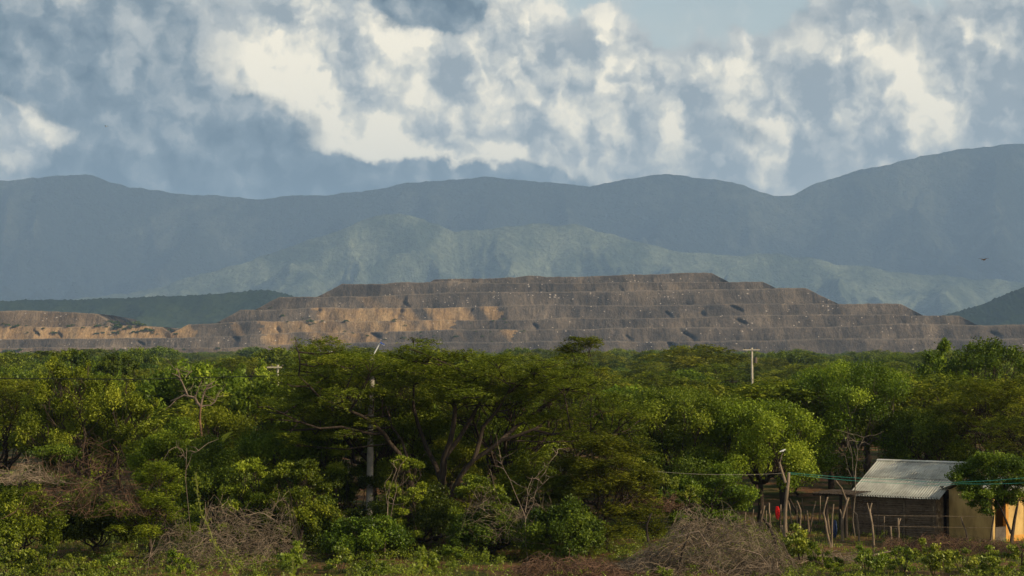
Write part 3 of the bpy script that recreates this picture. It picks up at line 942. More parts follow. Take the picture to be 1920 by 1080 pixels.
# ------------------------------------------------------------------ nearer trees, one by one
# name, kind, px, top row, width px, depth, leaves, material, label, options
NEAR = [
    ('leafy_tree', 'round', 565, 812, 160, 92, 17000, 'broad', "sunlit leafy tree in front of the left limb of the big acacia", dict(bushy=True)),
    ('leafy_tree', 'round', 765, 830, 90, 92.5, 9000, 'bright', "narrow sunlit leafy growth between the concrete pole and the big trunk", dict(bushy=True)),
    ('leafy_tree', 'round', 905, 862, 130, 91.5, 13000, 'broad', "sunlit leafy growth just right of the big acacia trunk", dict(bushy=True)),
    ('leafy_tree', 'round', 468, 850, 130, 93, 12000, 'bright', "sunlit leafy tree standing over the right end of the grey dead thicket", dict(bushy=True)),
    ('acacia_tree', 'acacia', 1985, 745, 320, 103.0, 24000, 'feather', "acacia whose layered crown leans in over the yellow house from the right edge", dict(npads=46)),
    ('acacia_tree', 'acacia', 700, 655, 330, 103, 26000, 'feather', "dense acacia canopy just behind the left half of the big umbrella acacia", dict(npads=44)),
    ('acacia_tree', 'acacia', 950, 662, 330, 104, 26000, 'feather', "dense acacia canopy just behind the right half of the big umbrella acacia", dict(npads=44)),
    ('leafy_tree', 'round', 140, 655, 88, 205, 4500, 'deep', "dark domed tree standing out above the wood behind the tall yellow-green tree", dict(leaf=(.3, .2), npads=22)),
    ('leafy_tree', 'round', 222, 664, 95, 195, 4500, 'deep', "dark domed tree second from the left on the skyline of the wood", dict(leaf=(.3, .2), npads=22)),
    ('leafy_tree', 'round', 850, 800, 170, 102, 17000, 'bright', "sunlit leafy tree seen between the trunk and right limb of the big acacia", dict(bushy=True)),
    ('leafy_tree', 'round', 610, 760, 170, 102, 17000, 'bright', "sunlit leafy tree directly left of the concrete pole", dict(bushy=True)),
    ('leafy_tree', 'round', 1330, 850, 200, 101, 16000, 'broad', "leafy green tree low behind the brush heap", dict(bushy=True)),
    ('leafy_tree', 'bush', 320, 780, 170, 101, 16000, 'bright', "bright leafy bush below the banana plants", {}),
    ('leafy_tree', 'bush', 392, 800, 190, 100, 17000, 'broad', "leafy bush covering the foot of the dead tree", {}),
    ('leafy_tree', 'bush', 690, 960, 170, 90, 13000, 'broad', "bright leafy bush before the foot of the concrete pole", {}),
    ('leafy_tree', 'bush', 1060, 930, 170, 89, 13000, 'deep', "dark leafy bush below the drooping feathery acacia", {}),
    ('leafy_tree', 'tall', 178, 672, 290, 108, 46000, 'bright2', "tall yellow-green tree with a ragged pointed top near the left edge", dict(leaf=(.13, .08), ragged=True)),
    ('acacia_tree', 'acacia', 8, 708, 230, 112, 17000, 'feather', "dark green acacia cut by the left edge of the picture", {}),
    ('acacia_tree', 'acacia', 625, 634, 210, 112, 13000, 'feather', "flat-topped acacia whose sprays rise just behind the street light", dict(npads=26)),
    ('acacia_tree', 'acacia', 1082, 624, 160, 116, 11000, 'feather', "acacia with flat sprays standing highest right of the centre, before the spoil heap", dict(npads=20)),
    ('leafy_tree', 'round', 545, 800, 250, 103, 22000, 'broad', "glossy broad-leaved tree filling the gap left of the concrete pole", {}),
    ('leafy_tree', 'round', 745, 745, 230, 104, 24000, 'broad', "broad-leaved tree glowing green behind the forked limbs of the big acacia", {}),
    ('leafy_tree', 'round', 930, 760, 240, 106, 20000, 'broad', "dark broad-leaved tree hidden behind the right limbs of the big acacia", {}),
    ('leafy_tree', 'round', 400, 765, 190, 110, 15000, 'bright', "low sunlit broad-leaved tree left of the central thicket", {}),
    ('leafy_tree', 'round', 1270, 728, 290, 109, 42000, 'broad', "wide sunlit broad-leaved tree just right of the big acacia", dict(npads=40)),
    ('leafy_tree', 'round', 1425, 752, 250, 107, 32000, 'bright', "bushy bright green tree hanging over the stick fence", dict(npads=36)),
    ('leafy_tree', 'round', 1600, 676, 260, 118, 34000, 'broad', "round-headed broad-leaved tree with a pale forked trunk left of the mud house roof", dict(npads=40, bark='pale', r0=.14, fork=.42)),
    ('leafy_tree', 'round', 1735, 765, 230, 116, 18000, 'deep', "broad-leaved tree directly behind the ridge of the tin roof", {}),
    ('acacia_tree', 'acacia', 1880, 700, 260, 112, 24000, 'feather', "layered acacia behind the yellow house at the right edge", dict(npads=44)),
    ('leafy_tree', 'tall', 1752, 612, 110, 165, 12000, 'broad', "tall uneven tree rising above the woodland on the right", dict(leaf=(.24, .15), npads=22)),
    ('leafy_tree', 'round', 1855, 636, 190, 150, 10000, 'deep', "dark broad crown between the tall uneven tree and the right edge", dict(leaf=(.22, .14))),
    ('acacia_tree', 'acacia', 1135, 790, 250, 94, 40000, 'feather', "feathery acacia drooping to the ground right of the big acacia", dict(npads=40, bushy=True)),
    ('acacia_tree', 'acacia', 1010, 850, 210, 95, 20000, 'feather', "low dark acacia thicket beneath the right side of the big acacia", dict(npads=30, bushy=True)),
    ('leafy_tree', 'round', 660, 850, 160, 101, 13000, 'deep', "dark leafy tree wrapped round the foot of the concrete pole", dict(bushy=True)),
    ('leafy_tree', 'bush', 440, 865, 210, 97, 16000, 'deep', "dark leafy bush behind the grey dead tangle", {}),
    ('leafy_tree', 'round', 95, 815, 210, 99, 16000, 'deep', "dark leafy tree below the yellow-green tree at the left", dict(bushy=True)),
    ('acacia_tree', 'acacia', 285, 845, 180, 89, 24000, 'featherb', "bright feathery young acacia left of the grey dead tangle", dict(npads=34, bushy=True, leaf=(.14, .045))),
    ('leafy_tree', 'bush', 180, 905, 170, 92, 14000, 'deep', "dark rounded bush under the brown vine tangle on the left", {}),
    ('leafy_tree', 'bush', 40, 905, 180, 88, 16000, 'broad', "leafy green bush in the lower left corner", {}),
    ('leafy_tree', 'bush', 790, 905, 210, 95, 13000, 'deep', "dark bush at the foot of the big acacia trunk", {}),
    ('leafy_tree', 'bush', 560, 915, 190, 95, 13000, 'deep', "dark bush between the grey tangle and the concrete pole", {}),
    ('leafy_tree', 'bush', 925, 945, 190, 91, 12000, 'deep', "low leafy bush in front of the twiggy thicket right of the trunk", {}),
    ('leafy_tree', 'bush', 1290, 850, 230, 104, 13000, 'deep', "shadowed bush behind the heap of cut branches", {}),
]
MATS = dict(bright2=m_lime, bright=m_bright, feather=m_feather, broad=m_broad, deep=m_deep, featherb=m_bright)


def bush_pads(rng, W, H, n):
    pads = []
    for i in range(n):
        a = rng.uniform(0, 6.28); q = math.sqrt(rng.uniform(0, 1)) * W / 2 * .85
        r = rng.uniform(.18, .32) * W / 2
        top = H * math.sqrt(max(.05, 1 - (q / (W / 2)) ** 2))
        pads.append((np.array([math.cos(a) * q, math.sin(a) * q, max(.15, (top - r * .3) * rng.uniform(.12, 1) ** .6)]), r, r * .45))
    return pads


for i, (name, kind, px, top, wpx, d, nl, mk, label, opt) in enumerate(NEAR):
    opt = dict(opt)
    bark = m_palebark if opt.pop('bark', None) == 'pale' else None
    W = wpx / FPX * d; H = H_of(top, d)
    pads = None
    if opt.pop('ragged', False):
        rg = np.random.default_rng(77); pads = []; x0 = XW(px, d)
        for (qx, qy, r) in [(95, 676, .35), (105, 694, .6), (120, 712, .7), (88, 715, .6), (150, 700, .5), (165, 722, .8), (196, 712, .45), (205, 735, .8), (238, 726, .4), (245, 752, .8), (272, 772, .7), (75, 740, .7), (55, 762, .6), (130, 745, .9), (170, 760, .95), (215, 775, .9),
                            (95, 775, .9), (60, 795, .8), (135, 790, .95), (180, 800, .95), (230, 810, .9), (275, 805, .7), (298, 830, .6), (105, 820, .9), (150, 835, .9), (200, 840, .9), (250, 845, .8), (60, 830, .8), (35, 815, .6), (112, 665, .25), (158, 682, .25), (235, 712, .22), (285, 755, .35), (300, 790, .35)]:
            for k in range(2):
                P = PT(qx + rg.uniform(-9, 9), qy + rg.uniform(-5, 14) * k, d + rg.uniform(-2.6, 2.6))
                pads.append((np.array([P.x - x0, P.y - d, P.z]), r * rg.uniform(.7, 1.0), r * rg.uniform(.8, 1.15)))
    if opt.pop('bushy', False):
        pads = bush_pads(np.random.default_rng(900 + i), W, H, opt.get('npads', 30))
    place(make_tree(name, kind, W, H, 200 + i, int(nl * (1.45 if d < 125 else 1)), MATS[mk], bark=bark, pads=pads, **opt), px, d, label, cat="bush" if kind == 'bush' else "tree")

# ------------------------------------------------------------------ woodland: prototypes, then copies
PROTOS = []
for k, (kind, W, H, nl, mk, nm) in enumerate([
        ('acacia', 9.5, 6.6, 6500, 'feather', 'acacia_tree'), ('acacia', 8.0, 6.0, 5600, 'feather', 'acacia_tree'), ('acacia', 11.0, 7.2, 7500, 'feather', 'acacia_tree'),
        ('round', 7.5, 6.8, 6500, 'broad', 'leafy_tree'), ('round', 6.5, 6.2, 5500, 'deep', 'leafy_tree'), ('round', 8.5, 7.0, 7000, 'broad', 'leafy_tree'), ('tall', 5.5, 7.6, 5500, 'bright', 'leafy_tree')]):
    t = make_tree(nm, kind, W, H, 700 + k, nl, MATS[mk], leaf=(.34, .12) if kind == 'acacia' else (.30, .19), npads=26)
    PROTOS.append((t, children_of(t), kind, mk))

WL = {
    'acacia': ("layered acacia", "acacias of the woodland"),
    'round': ("rounded leafy tree", "broad-leaved trees of the woodland"),
    'tall': ("upright yellow-green tree", "yellow-green trees of the woodland"),
}
MARKS = [(150, "behind the tall yellow-green tree"), (330, "left of the dead tree"), (480, "right of the dead tree"), (660, "left of the street light"), (900, "behind the big acacia"),
         (1110, "right behind the big acacia"), (1330, "left of the slender power pole"), (1480, "around the slender power pole"), (1640, "behind the round-headed tree"), (1780, "above the tin roof"), (5000, "above the yellow house")]


def woodland():
    rng = np.random.default_rng(42)
    spots = []
    y = 120.0
    while y < 520 and len(spots) < 250:
        half = 0.283 * y + 4
        step = 7.4 + (y - 119) * .032
        x = -half + rng.uniform(0, step)
        while x < half:
            spots.append((x + rng.normal(0, 1.5), y + rng.normal(0, 2.2)))
            x += step * rng.uniform(.75, 1.35)
        y += step * .98
    used = set()
    for i, (x, yy) in enumerate(spots[:250]):
        k = rng.choice(len(PROTOS), p=[.2, .17, .17, .15, .12, .13, .06])
        root, kids, kind, mk = PROTOS[k]
        o = root if k not in used else copy_thing(root, kids)
        used.add(k)
        s = rng.uniform(.72, 1.2)
        hs = s * rng.uniform(.8, 1.12)
        ztop = {'acacia': 6.9, 'round': 6.9, 'tall': 7.6}[kind]
        hs = min(hs, (9.2 if yy < 160 else 11.5) / ztop)
        hs = max(hs, .66)
        o.location = (x, yy, float(ground_z(x, yy)))
        o.rotation_euler = (0, 0, rng.uniform(0, 6.28))
        o.scale = (s, s, hs)
        q = x / yy * FPX + 960
        mark = [m for lim, m in MARKS if q < lim][0]
        band = "in the front of the wood" if yy < 165 else ("in the middle of the wood" if yy < 230 else "deep in the wood")
        size = "large" if s > 1.03 else ("small" if s < .86 else "mid-sized")
        if kind == 'tall': size = ""
        tag(o, (size + " " + WL[kind][0] + " " + band + " " + mark).strip(), "tree", WL[kind][1])
    return y


WOOD_END = woodland()


def far_woodland():
    """everything beyond the trees one can tell apart: one object that instances crowns on points"""
    rng = np.random.default_rng(77)
    P = []; y = WOOD_END - 4
    while y < 2455:
        step = 8.8 + max(0, y - 400) * .004
        half = .30 * y + 40
        nrow = int(2 * half / step)
        xs = np.linspace(-half, half, nrow) + rng.normal(0, step * .3, nrow)
        ys = y + rng.normal(0, step * .35, nrow)
        P.append(np.stack([xs, ys, xs * 0 - rng.uniform(.2, 1.6, nrow)], -1))
        y += step * 1.15
    P = np.concatenate(P)
    me = bpy.data.meshes.new("far_woodland"); me.vertices.add(len(P)); me.vertices.foreach_set("co", P.astype(np.float32).ravel())
    cl = fbm(P[:, 0] / 40.0, P[:, 1] / 160.0, 61, 3)
    sz = np.clip(rng.normal(.85, .24, len(P)) + 1.0 * cl, .45, 2.0)
    wd = sz * rng.uniform(.9, 1.25, len(P))
    vec = np.stack([wd, wd, sz], -1).astype(np.float32)
    at = me.attributes.new('size', 'FLOAT_VECTOR', 'POINT'); at.data.foreach_set('vector', vec.ravel())
    ob = link("far_woodland", me); tag(ob, kind="stuff")
    ng = bpy.data.node_groups.new("far_woodland", 'GeometryNodeTree')
    ng.interface.new_socket("Geometry", in_out='INPUT', socket_type='NodeSocketGeometry')
    ng.interface.new_socket("Geometry", in_out='OUTPUT', socket_type='NodeSocketGeometry')
    N = ng.nodes; Lk = ng.links
    gi = N.new('NodeGroupInput'); go = N.new('NodeGroupOutput')
    jn = N.new('GeometryNodeJoinGeometry')
    for (root, kids, kind, mk) in reversed(PROTOS[:6]):
        cr = [c for c in kids if c.name.startswith('crown')][0]
        oi = N.new('GeometryNodeObjectInfo'); oi.inputs['Object'].default_value = cr; oi.transform_space = 'ORIGINAL'
        oi.inputs['As Instance'].default_value = True
        # the crown's own place is undone: original space keeps it at its origin
        Lk.new(oi.outputs['Geometry'], jn.inputs[0])
    iop = N.new('GeometryNodeInstanceOnPoints')
    Lk.new(gi.outputs[0], iop.inputs['Points']); Lk.new(jn.outputs[0], iop.inputs['Instance'])
    iop.inputs['Pick Instance'].default_value = True
    ri = N.new('FunctionNodeRandomValue'); ri.data_type = 'INT'; ri.inputs['Min'].default_value = 0; ri.inputs['Max'].default_value = 5
    [setattr(s, 'default_value', 0) for s in ri.inputs if s.name == 'Min' and s.type == 'INT']
    [setattr(s, 'default_value', 5) for s in ri.inputs if s.name == 'Max' and s.type == 'INT']
    Lk.new([o for o in ri.outputs if o.type == 'INT'][0], iop.inputs['Instance Index'])
    rr = N.new('FunctionNodeRandomValue'); rr.data_type = 'FLOAT_VECTOR'
    rr.inputs[0].default_value = (0, 0, 0); rr.inputs[1].default_value = (0, 0, 6.28)
    Lk.new(rr.outputs[0], iop.inputs['Rotation'])
    rs = N.new('GeometryNodeInputNamedAttribute'); rs.data_type = 'FLOAT_VECTOR'; rs.inputs[0].default_value = 'size'
    Lk.new(rs.outputs[0], iop.inputs['Scale'])
    Lk.new(iop.outputs[0], go.inputs[0])
    md = ob.modifiers.new("instances", 'NODES'); md.node_group = ng
    return ob


far_woodland()

# ------------------------------------------------------------------ mud house with a corrugated roof
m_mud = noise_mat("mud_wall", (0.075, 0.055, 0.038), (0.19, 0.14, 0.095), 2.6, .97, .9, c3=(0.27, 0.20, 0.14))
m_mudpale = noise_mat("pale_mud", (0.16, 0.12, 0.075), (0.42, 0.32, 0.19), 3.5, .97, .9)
m_lath = noise_mat("cane_lath", (0.07, 0.052, 0.036), (0.20, 0.15, 0.10), 2.0, .95, .3, stretch=(.4, 3, 3))
m_dark = noise_mat("old_timber", (0.018, 0.014, 0.011), (0.05, 0.038, 0.028), 3.0, .95, .5, stretch=(3, 3, .5))
m_post = noise_mat("weathered_post", (0.07, 0.052, 0.036), (0.27, 0.205, 0.14), 3.5, .95, .6, stretch=(3, 3, .5))
m_yellow = noise_mat("yellow_paint", (0.30, 0.20, 0.075), (0.52, 0.35, 0.13), 1.6, .85, .3, c3=(0.60, 0.42, 0.16), stretch=(1, 1, .45))
m_ochre = noise_mat("ochre_paint", (0.42, 0.20, 0.04), (0.52, 0.27, 0.06), 1.5, .8, .15)
m_plinth = noise_mat("grey_plaster", (0.07, 0.058, 0.046), (0.14, 0.115, 0.09), 2.0, .9, .3)
m_conc = noise_mat("concrete", (0.19, 0.175, 0.15), (0.34, 0.31, 0.27), 2.5, .85, .25)
m_white = noise_mat("white_paint", (0.70, 0.70, 0.68), (0.80, 0.80, 0.78), 1.0, .5)
m_blue = noise_mat("blue_plastic", (0.05, 0.09, 0.30), (0.08, 0.14, 0.42), 1.0, .4)
m_red = noise_mat("red_cloth", (0.55, 0.012, 0.012), (0.75, 0.025, 0.02), 2.0, .8)
m_bluecloth = noise_mat("blue_cloth", (0.012, 0.022, 0.06), (0.025, 0.045, 0.11), 2.0, .9)
m_wire = noise_mat("black_cable", (0.010, 0.010, 0.010), (0.02, 0.02, 0.02), 1.0, .6)
m_teal = noise_mat("teal_cable", (0.03, 0.22, 0.17), (0.05, 0.30, 0.22), 1.0, .5)


def tin_material():
    m, t = mat_base("galvanised_sheet")
    tc = t.n('ShaderNodeTexCoord').outputs['Object']
    n1 = t.n('ShaderNodeTexNoise', {'Vector': tc, 'Scale': 1.1, 'Detail': 6, 'Roughness': .65}).outputs[0]
    n2 = t.n('ShaderNodeTexNoise', {'Vector': t.n('ShaderNodeMapping', {0: tc, 3: (12, 1.0, 1)}).outputs[0], 'Scale': 1.6, 'Detail': 4}).outputs[0]
    col = t.ramp(n1, [(0.3, (0.23, 0.23, 0.19)), (0.5, (0.355, 0.355, 0.30)), (0.72, (0.46, 0.46, 0.395))])
    col = t.mix(t.ramp(n2, [(0.55, (0, 0, 0)), (0.75, (.55, .55, .55))]), col, (0.13, 0.10, 0.07))
    rnd = t.n('ShaderNodeObjectInfo').outputs['Random']
    col = t.n('ShaderNodeHueSaturation', {'Color': col, 'Value': t.math('MULTIPLY_ADD', rnd, .22, .89)}).outputs[0]
    bs = t.n('ShaderNodeBsdfPrincipled', {'Base Color': col, 'Roughness': .62, 'Metallic': .05, 'Specular IOR Level': .35})
    t.link(bs.outputs[0], t.n('ShaderNodeOutputMaterial').inputs[0])
    return m


m_tin = tin_material()


def wave_sheet(o, ex, ey, w, l, pitch=.15, amp=.026, th=.004):
    """corrugated sheet: origin o, across ex (width w), down ey (length l)"""
    n = int(w / pitch) * 8
    up = ex.cross(ey); up = up if up.z > 0 else -up
    V = []
    for s in (0, 1):
        for r in range(2):
            for i in range(n + 1):
                x = w * i / n
                V.append(o + ex * x + ey * (l * r) + up * (amp * math.sin(2 * math.pi * x / pitch) - th * s))
    m = n + 1
    F = []
    for i in range(n):
        F.append((i, i + 1, m + i + 1, m + i)); F.append((2 * m + i, 3 * m + i, 3 * m + i + 1, 2 * m + i + 1))
        F.append((i, 2 * m + i, 2 * m + i + 1, i + 1)); F.append((m + i, m + i + 1, 3 * m + i + 1, 3 * m + i))
    return V, F


TH = R(32.0)
HX = Vector((math.cos(TH), -math.sin(TH), 0))       # along the front wall, to the right (and nearer)
HY = Vector((math.sin(TH), math.cos(TH), 0))        # into the house


def mud_house():
    rng = random.Random(3)
    near = GP(1756, 1010); near.z = 0
    L = 4.75; Dp = 8.8; eave = 2.18; ridge = eave + 1.62
    origin = near - HX * L
    root = empty("mud_house", origin, -TH)
    # local axes: x along the front, y into the house
    X, Y, Z = Vector((1, 0, 0)), Vector((0, 1, 0)), Vector((0, 0, 1))
    npr = np.random.default_rng(8)

    def rough_wall(name, x0, x1, z1fun, at, axis, nrm, mat, thick=.2, amp=.03, gap=None):
        nu = int(abs(x1 - x0) / .09); nv = 26
        U = np.linspace(x0, x1, nu + 1)
        V = []
        for j in range(nv + 1):
            for u in U:
                z = (z1fun(u) + .1) * j / nv - .1
                d = amp * float(fbm(u * 1.7, z * 2.3, 33, 4)) * 1.6 + amp * .5 * float(perlin(u * 6, z * 7, 44))
                if j in (0, nv) or u in (U[0], U[-1]): d = 0
                p = (u, at) if axis == 'x' else (at, u)
                V.append((p[0] + nrm[0] * d, p[1] + nrm[1] * d, z))
        nn = len(V)
        for j in (0, nv):
            for u in (U[0], U[-1]):
                z = (z1fun(u) + .1) * j / nv - .1
                p = (u, at) if axis == 'x' else (at, u)
                V.append((p[0] - nrm[0] * thick, p[1] - nrm[1] * thick, z))
        F = []; w = nu + 1
        for j in range(nv):
            for i in range(nu):
                F.append((j * w + i, j * w + i + 1, (j + 1) * w + i + 1, (j + 1) * w + i))
        a, b, c, d = nn, nn + 1, nn + 2, nn + 3
        F += [(a, b, d, c), (0, c - 2, c, nv * w), (w - 1, b, d, nv * w + nu)]
        me = bpy.data.meshes.new(name); me.from_pydata(V, [], F); me.update(); me.materials.append(mat)
        return link(name, me, root)

    rough_wall("wall", 0.0, L, lambda u: eave, 0.0, 'x', (0, -1), m_mud)
    gab = lambda u: eave + (ridge - eave) * (1 - abs(u - Dp / 2) / (Dp / 2)) - .03
    # gable wall with a doorway near the front corner
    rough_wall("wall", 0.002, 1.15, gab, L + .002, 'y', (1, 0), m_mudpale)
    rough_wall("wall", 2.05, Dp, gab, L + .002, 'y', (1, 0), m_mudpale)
    b = MB(); b.box((L - .1, 1.6, (1.98 + gab(1.6)) / 2), (.2, .9, gab(1.6) - 1.98 - .05)); o = b.build("lintel", m_dark, root)
    b = MB(); b.box((L - .16, 1.6, 1.0), (.05, .88, 1.96)); o = b.build("door", m_dark, root)
    hb = MB(); hb.box((L - .12, 1.28, 1.02), (.03, .03, .14)); hb.build("handle", m_plinth, o)
    rough_wall("wall", 0.0, L, lambda u: eave, Dp, 'x', (0, 1), m_mud)
    rough_wall("wall", 0.002, Dp, gab, -.002, 'y', (-1, 0), m_mud)
    # stones and lumps of pale mud left on the corner
    for i in range(34):
        s = MB(); y = rng.uniform(.08, .62); z = rng.uniform(.05, 1.95)
        c = Vector((L + .03, y, z)); r = rng.uniform(.06, .13)
        V = []
        for k in range(6):
            a = k / 6 * 6.28; q = r * rng.uniform(.7, 1.15)
            V.append((c.x, c.y + math.cos(a) * q, c.z + math.sin(a) * q * .8))
        V.append((c.x + r * .55, c.y, c.z + r * .1))
        s.add(V, [], [(k, (k + 1) % 6, 6) for k in range(6)])
        s.build("mud_lump", m_mudpale, root)
    # horizontal canes showing through the mud
    for i in range(17):
        z = .16 + i * .118 + rng.uniform(-.02, .02)
        x0 = rng.choice([.05, .05, rng.uniform(.1, 1.6)]); x1 = rng.choice([L - .05, L - .05, rng.uniform(2.6, L - .2)])
        pts = [(x0 + (x1 - x0) * t, -.045 + rng.uniform(-.008, .008), z + rng.uniform(-.018, .018)) for t in (0, .2, .4, .6, .8, 1)]
        s = MB(); s.tube(pts, .017, 5); s.build("lath", m_lath, root)
    for i, x in enumerate((.06, 1.5, 2.95, L - .06)):
        s = MB(); s.tube([(x, -.03, -.1), (x + rng.uniform(-.03, .03), -.04, 1.1), (x, -.03, eave)], [.055, .05, .045], 7); s.build("corner_post" if i in (0, 3) else "wall_post", m_lath, root)
    # roof: sheets of corrugated metal on both slopes
    over = .28; sl = math.sqrt((Dp / 2) ** 2 + (ridge - eave) ** 2)
    dn = (Vector((0, -Dp / 2, eave - ridge))).normalized(); dn2 = (Vector((0, Dp / 2, eave - ridge))).normalized()
    top = Vector((0, Dp / 2, ridge + .05))
    wtot = L + .42; ns = 6; w = wtot / ns
    for side, dd in ((0, dn), (1, dn2)):
        for i in range(ns):
            # two courses of sheets, the lower one under the upper
            for c, (s0, s1) in enumerate(((0, sl * .52), (sl * .49, sl + over))):
                o = top + X * (-.2 + i * w) + dd * s0 + Vector((0, 0, -.022 * c + .008 * (i % 2) - (.0 if c == 0 else 0)))
                V, F = wave_sheet(o, X, dd, w + .04, s1 - s0 - rng.uniform(0, .02))
                s = MB(); s.add(V, F); ob = s.build("roof_sheet", m_tin, root, True)
    s = MB()
    for dd, sg in ((dn, 1), (dn2, -1)):
        a = top + Vector((-.22, 0, .045)); e = X * (wtot + .06)
        V = [a, a + e, a + e + dd * .22, a + dd * .22]
        V += [v + Vector((0, 0, -.006)) for v in V]
        s.add(V, [(0, 1, 2, 3), (7, 6, 5, 4), (3, 2, 6, 7), (0, 3, 7, 4), (1, 5, 6, 2)])
    s.build("ridge_cap", m_tin, root)
    s = MB(); s.tube([(-.15, -.1, eave - .03), (L + .15, -.1, eave - .03)], .04, 6); s.build("eave_beam", m_dark, root)
    tag(root, "mud and cane house with a grey corrugated metal roof beside the stick fence", "house")
    return origin


H0 = mud_house()


def yellow_house():
    c = GP(1862, 1017); c.z = 0
    ang = R(33)
    root = empty("yellow_house", c, ang)       # local x: along the lit front, to the right; local y: back-left
    h = 2.55
    def bx(name, x0, x1, y0, y1, z0, z1, mat, par=root):
        b = MB(); b.box(((x0 + x1) / 2, (y0 + y1) / 2, (z0 + z1) / 2), (x1 - x0, y1 - y0, z1 - z0)); return b.build(name, mat, par)
    # side wall that faces left, in shade
    bx("side_wall", 0, .16, .0, 3.1, -.1, h, m_yellow)
    # recessed porch
    bx("porch_wall", .163, 6.0, 1.3, 1.46, -.1, h, m_yellow)
    bx("parapet", .163, .95, -.02, .10, -.1, .78, m_plinth)
    bx("pillar", .953, 1.15, -.03, .17, -.1, h - .1, m_ochre)
    bx("front_wall", 1.153, 2.35, -.01, .15, -.1, h, m_yellow)
    bx("pillar", 2.353, 2.6, -.03, .17, -.1, h - .1, m_ochre)
    bx("front_wall", 2.603, 5.8, -.01, .15, -.1, h, m_yellow)
    bx("plinth", 1.16, 5.8, -.05, -.012, -.1, .30, m_ochre)
    bx("rear_wall", 0.163, 6.0, 2.94, 3.1, -.1, h, m_yellow)
    d = bx("door", 3.2, 4.0, -.05, -.012, .303, 2.0, m_dark)
    bx("handle", 3.28, 3.32, -.09, -.052, 1.1, 1.2, m_plinth, d)
    bx("lintel", .163, 1.15, 0, .14, h - .097, h + .05, m_ochre)
    dn = Vector((0, -1.9, -.62)).normalized(); dn2 = Vector((0, 1.9, -.62)).normalized(); top = Vector((-.25, 1.55, 3.22))
    for dd in (dn, dn2):
        for i in range(8):
            V, F = wave_sheet(top + Vector((i * .8, 0, .008 * (i % 2))), Vector((1, 0, 0)), dd, .84, 2.15)
            s = MB(); s.add(V, F); s.build("roof_sheet", m_tin, root, True)
    for x in (.08, 5.9):
        s = MB(); V = [(x - .07, 0, h), (x - .07, 3.1, h), (x - .07, 1.55, 3.17), (x + .07, 0, h), (x + .07, 3.1, h), (x + .07, 1.55, 3.17)]
        s.add(V, [(0, 1, 4, 3), (1, 2, 5, 4), (2, 0, 3, 5)], [(0, 2, 1), (3, 4, 5)]); s.build("gable", m_yellow, root)
    tag(root, "yellow painted house with a shaded side wall at the right edge", "house")


yellow_house()


# ------------------------------------------------------------------ shade shelter of rough timber, left of the house
def shelter():
    rng = random.Random(9)
    c = GP(1582, 1008)
    root = empty("shade_shelter", (c.x, c.y + 1.0, 0), -TH)
    def lp(px, py, dz=0): return None
    z = 2.2
    for (x, y) in ((-.55, -.6), (.62, -.7), (-.6, 1.6), (.7, 1.5)):
        s = MB(); s.tube([(x, y, -.1), (x + rng.uniform(-.05, .05), y, 1.1), (x + rng.uniform(-.04, .04), y, z)], [.11, .095, .085], 8); s.build("post", m_dark, root, True)
    for y in (-.65, 1.55):
        s = MB(); s.tube([(-1.3, y, z + .03), (0, y, z + .08), (1.1, y, z + .05)], .06, 6); s.build("beam", m_dark, root, True)
    for i in range(15):
        x = -1.2 + i * .165
        s = MB(); s.tube([(x, -1.0 + rng.uniform(-.15, .15), z + .13), (x + rng.uniform(-.06, .06), .5, z + .16), (x, 2.0, z + .14)], rng.uniform(.022, .04), 5); s.build("roof_pole", m_dark, root, True)
    tag(root, "low dark timber shelter with a pole roof between the stick fence and the mud house", "shelter")


shelter()


# ------------------------------------------------------------------ fence posts and sticks
def stick(path, wpx, label, name="fence_post", cat="post", group=None, mat=None, fork=None, d=None):
    """path: photo positions from the foot up"""
    base = GP(*path[0]) if d is None else PT(path[0][0], path[0][1], d)
    dd = base.y
    rng = random.Random(int(path[0][0] * 7 + path[0][1]))
    pts = [PT(p[0], p[1], dd) - base for p in path]
    pts[0].z = -.25
    q = [pts[0]]
    for a, b in zip(pts[:-1], pts[1:]):
        q += [(a + b) / 2 + Vector((rng.uniform(-.025, .025), rng.uniform(-.06, .06), 0)), b]
    r = wpx * .82 / 2 / FPX * dd
    n = len(q)
    mb = MB(); mb.tube(q, [r * (1.12 - .42 * i / (n - 1)) * rng.uniform(.9, 1.1) for i in range(n)], 7)
    if fork:
        for (a, b) in fork:
            A = PT(a[0], a[1], dd) - base; B = PT(b[0], b[1], dd) - base
            mb.tube([A, (A + B) / 2 + Vector((rng.uniform(-.02, .02), .03, 0)), B], [r * .75, r * .62, r * .5], 6)
    o = mb.build(name, mat or m_post, None, True)
    o.location = (base.x, base.y, 0 if d is None else base.z)
    tag(o, label, cat, group)
    return o


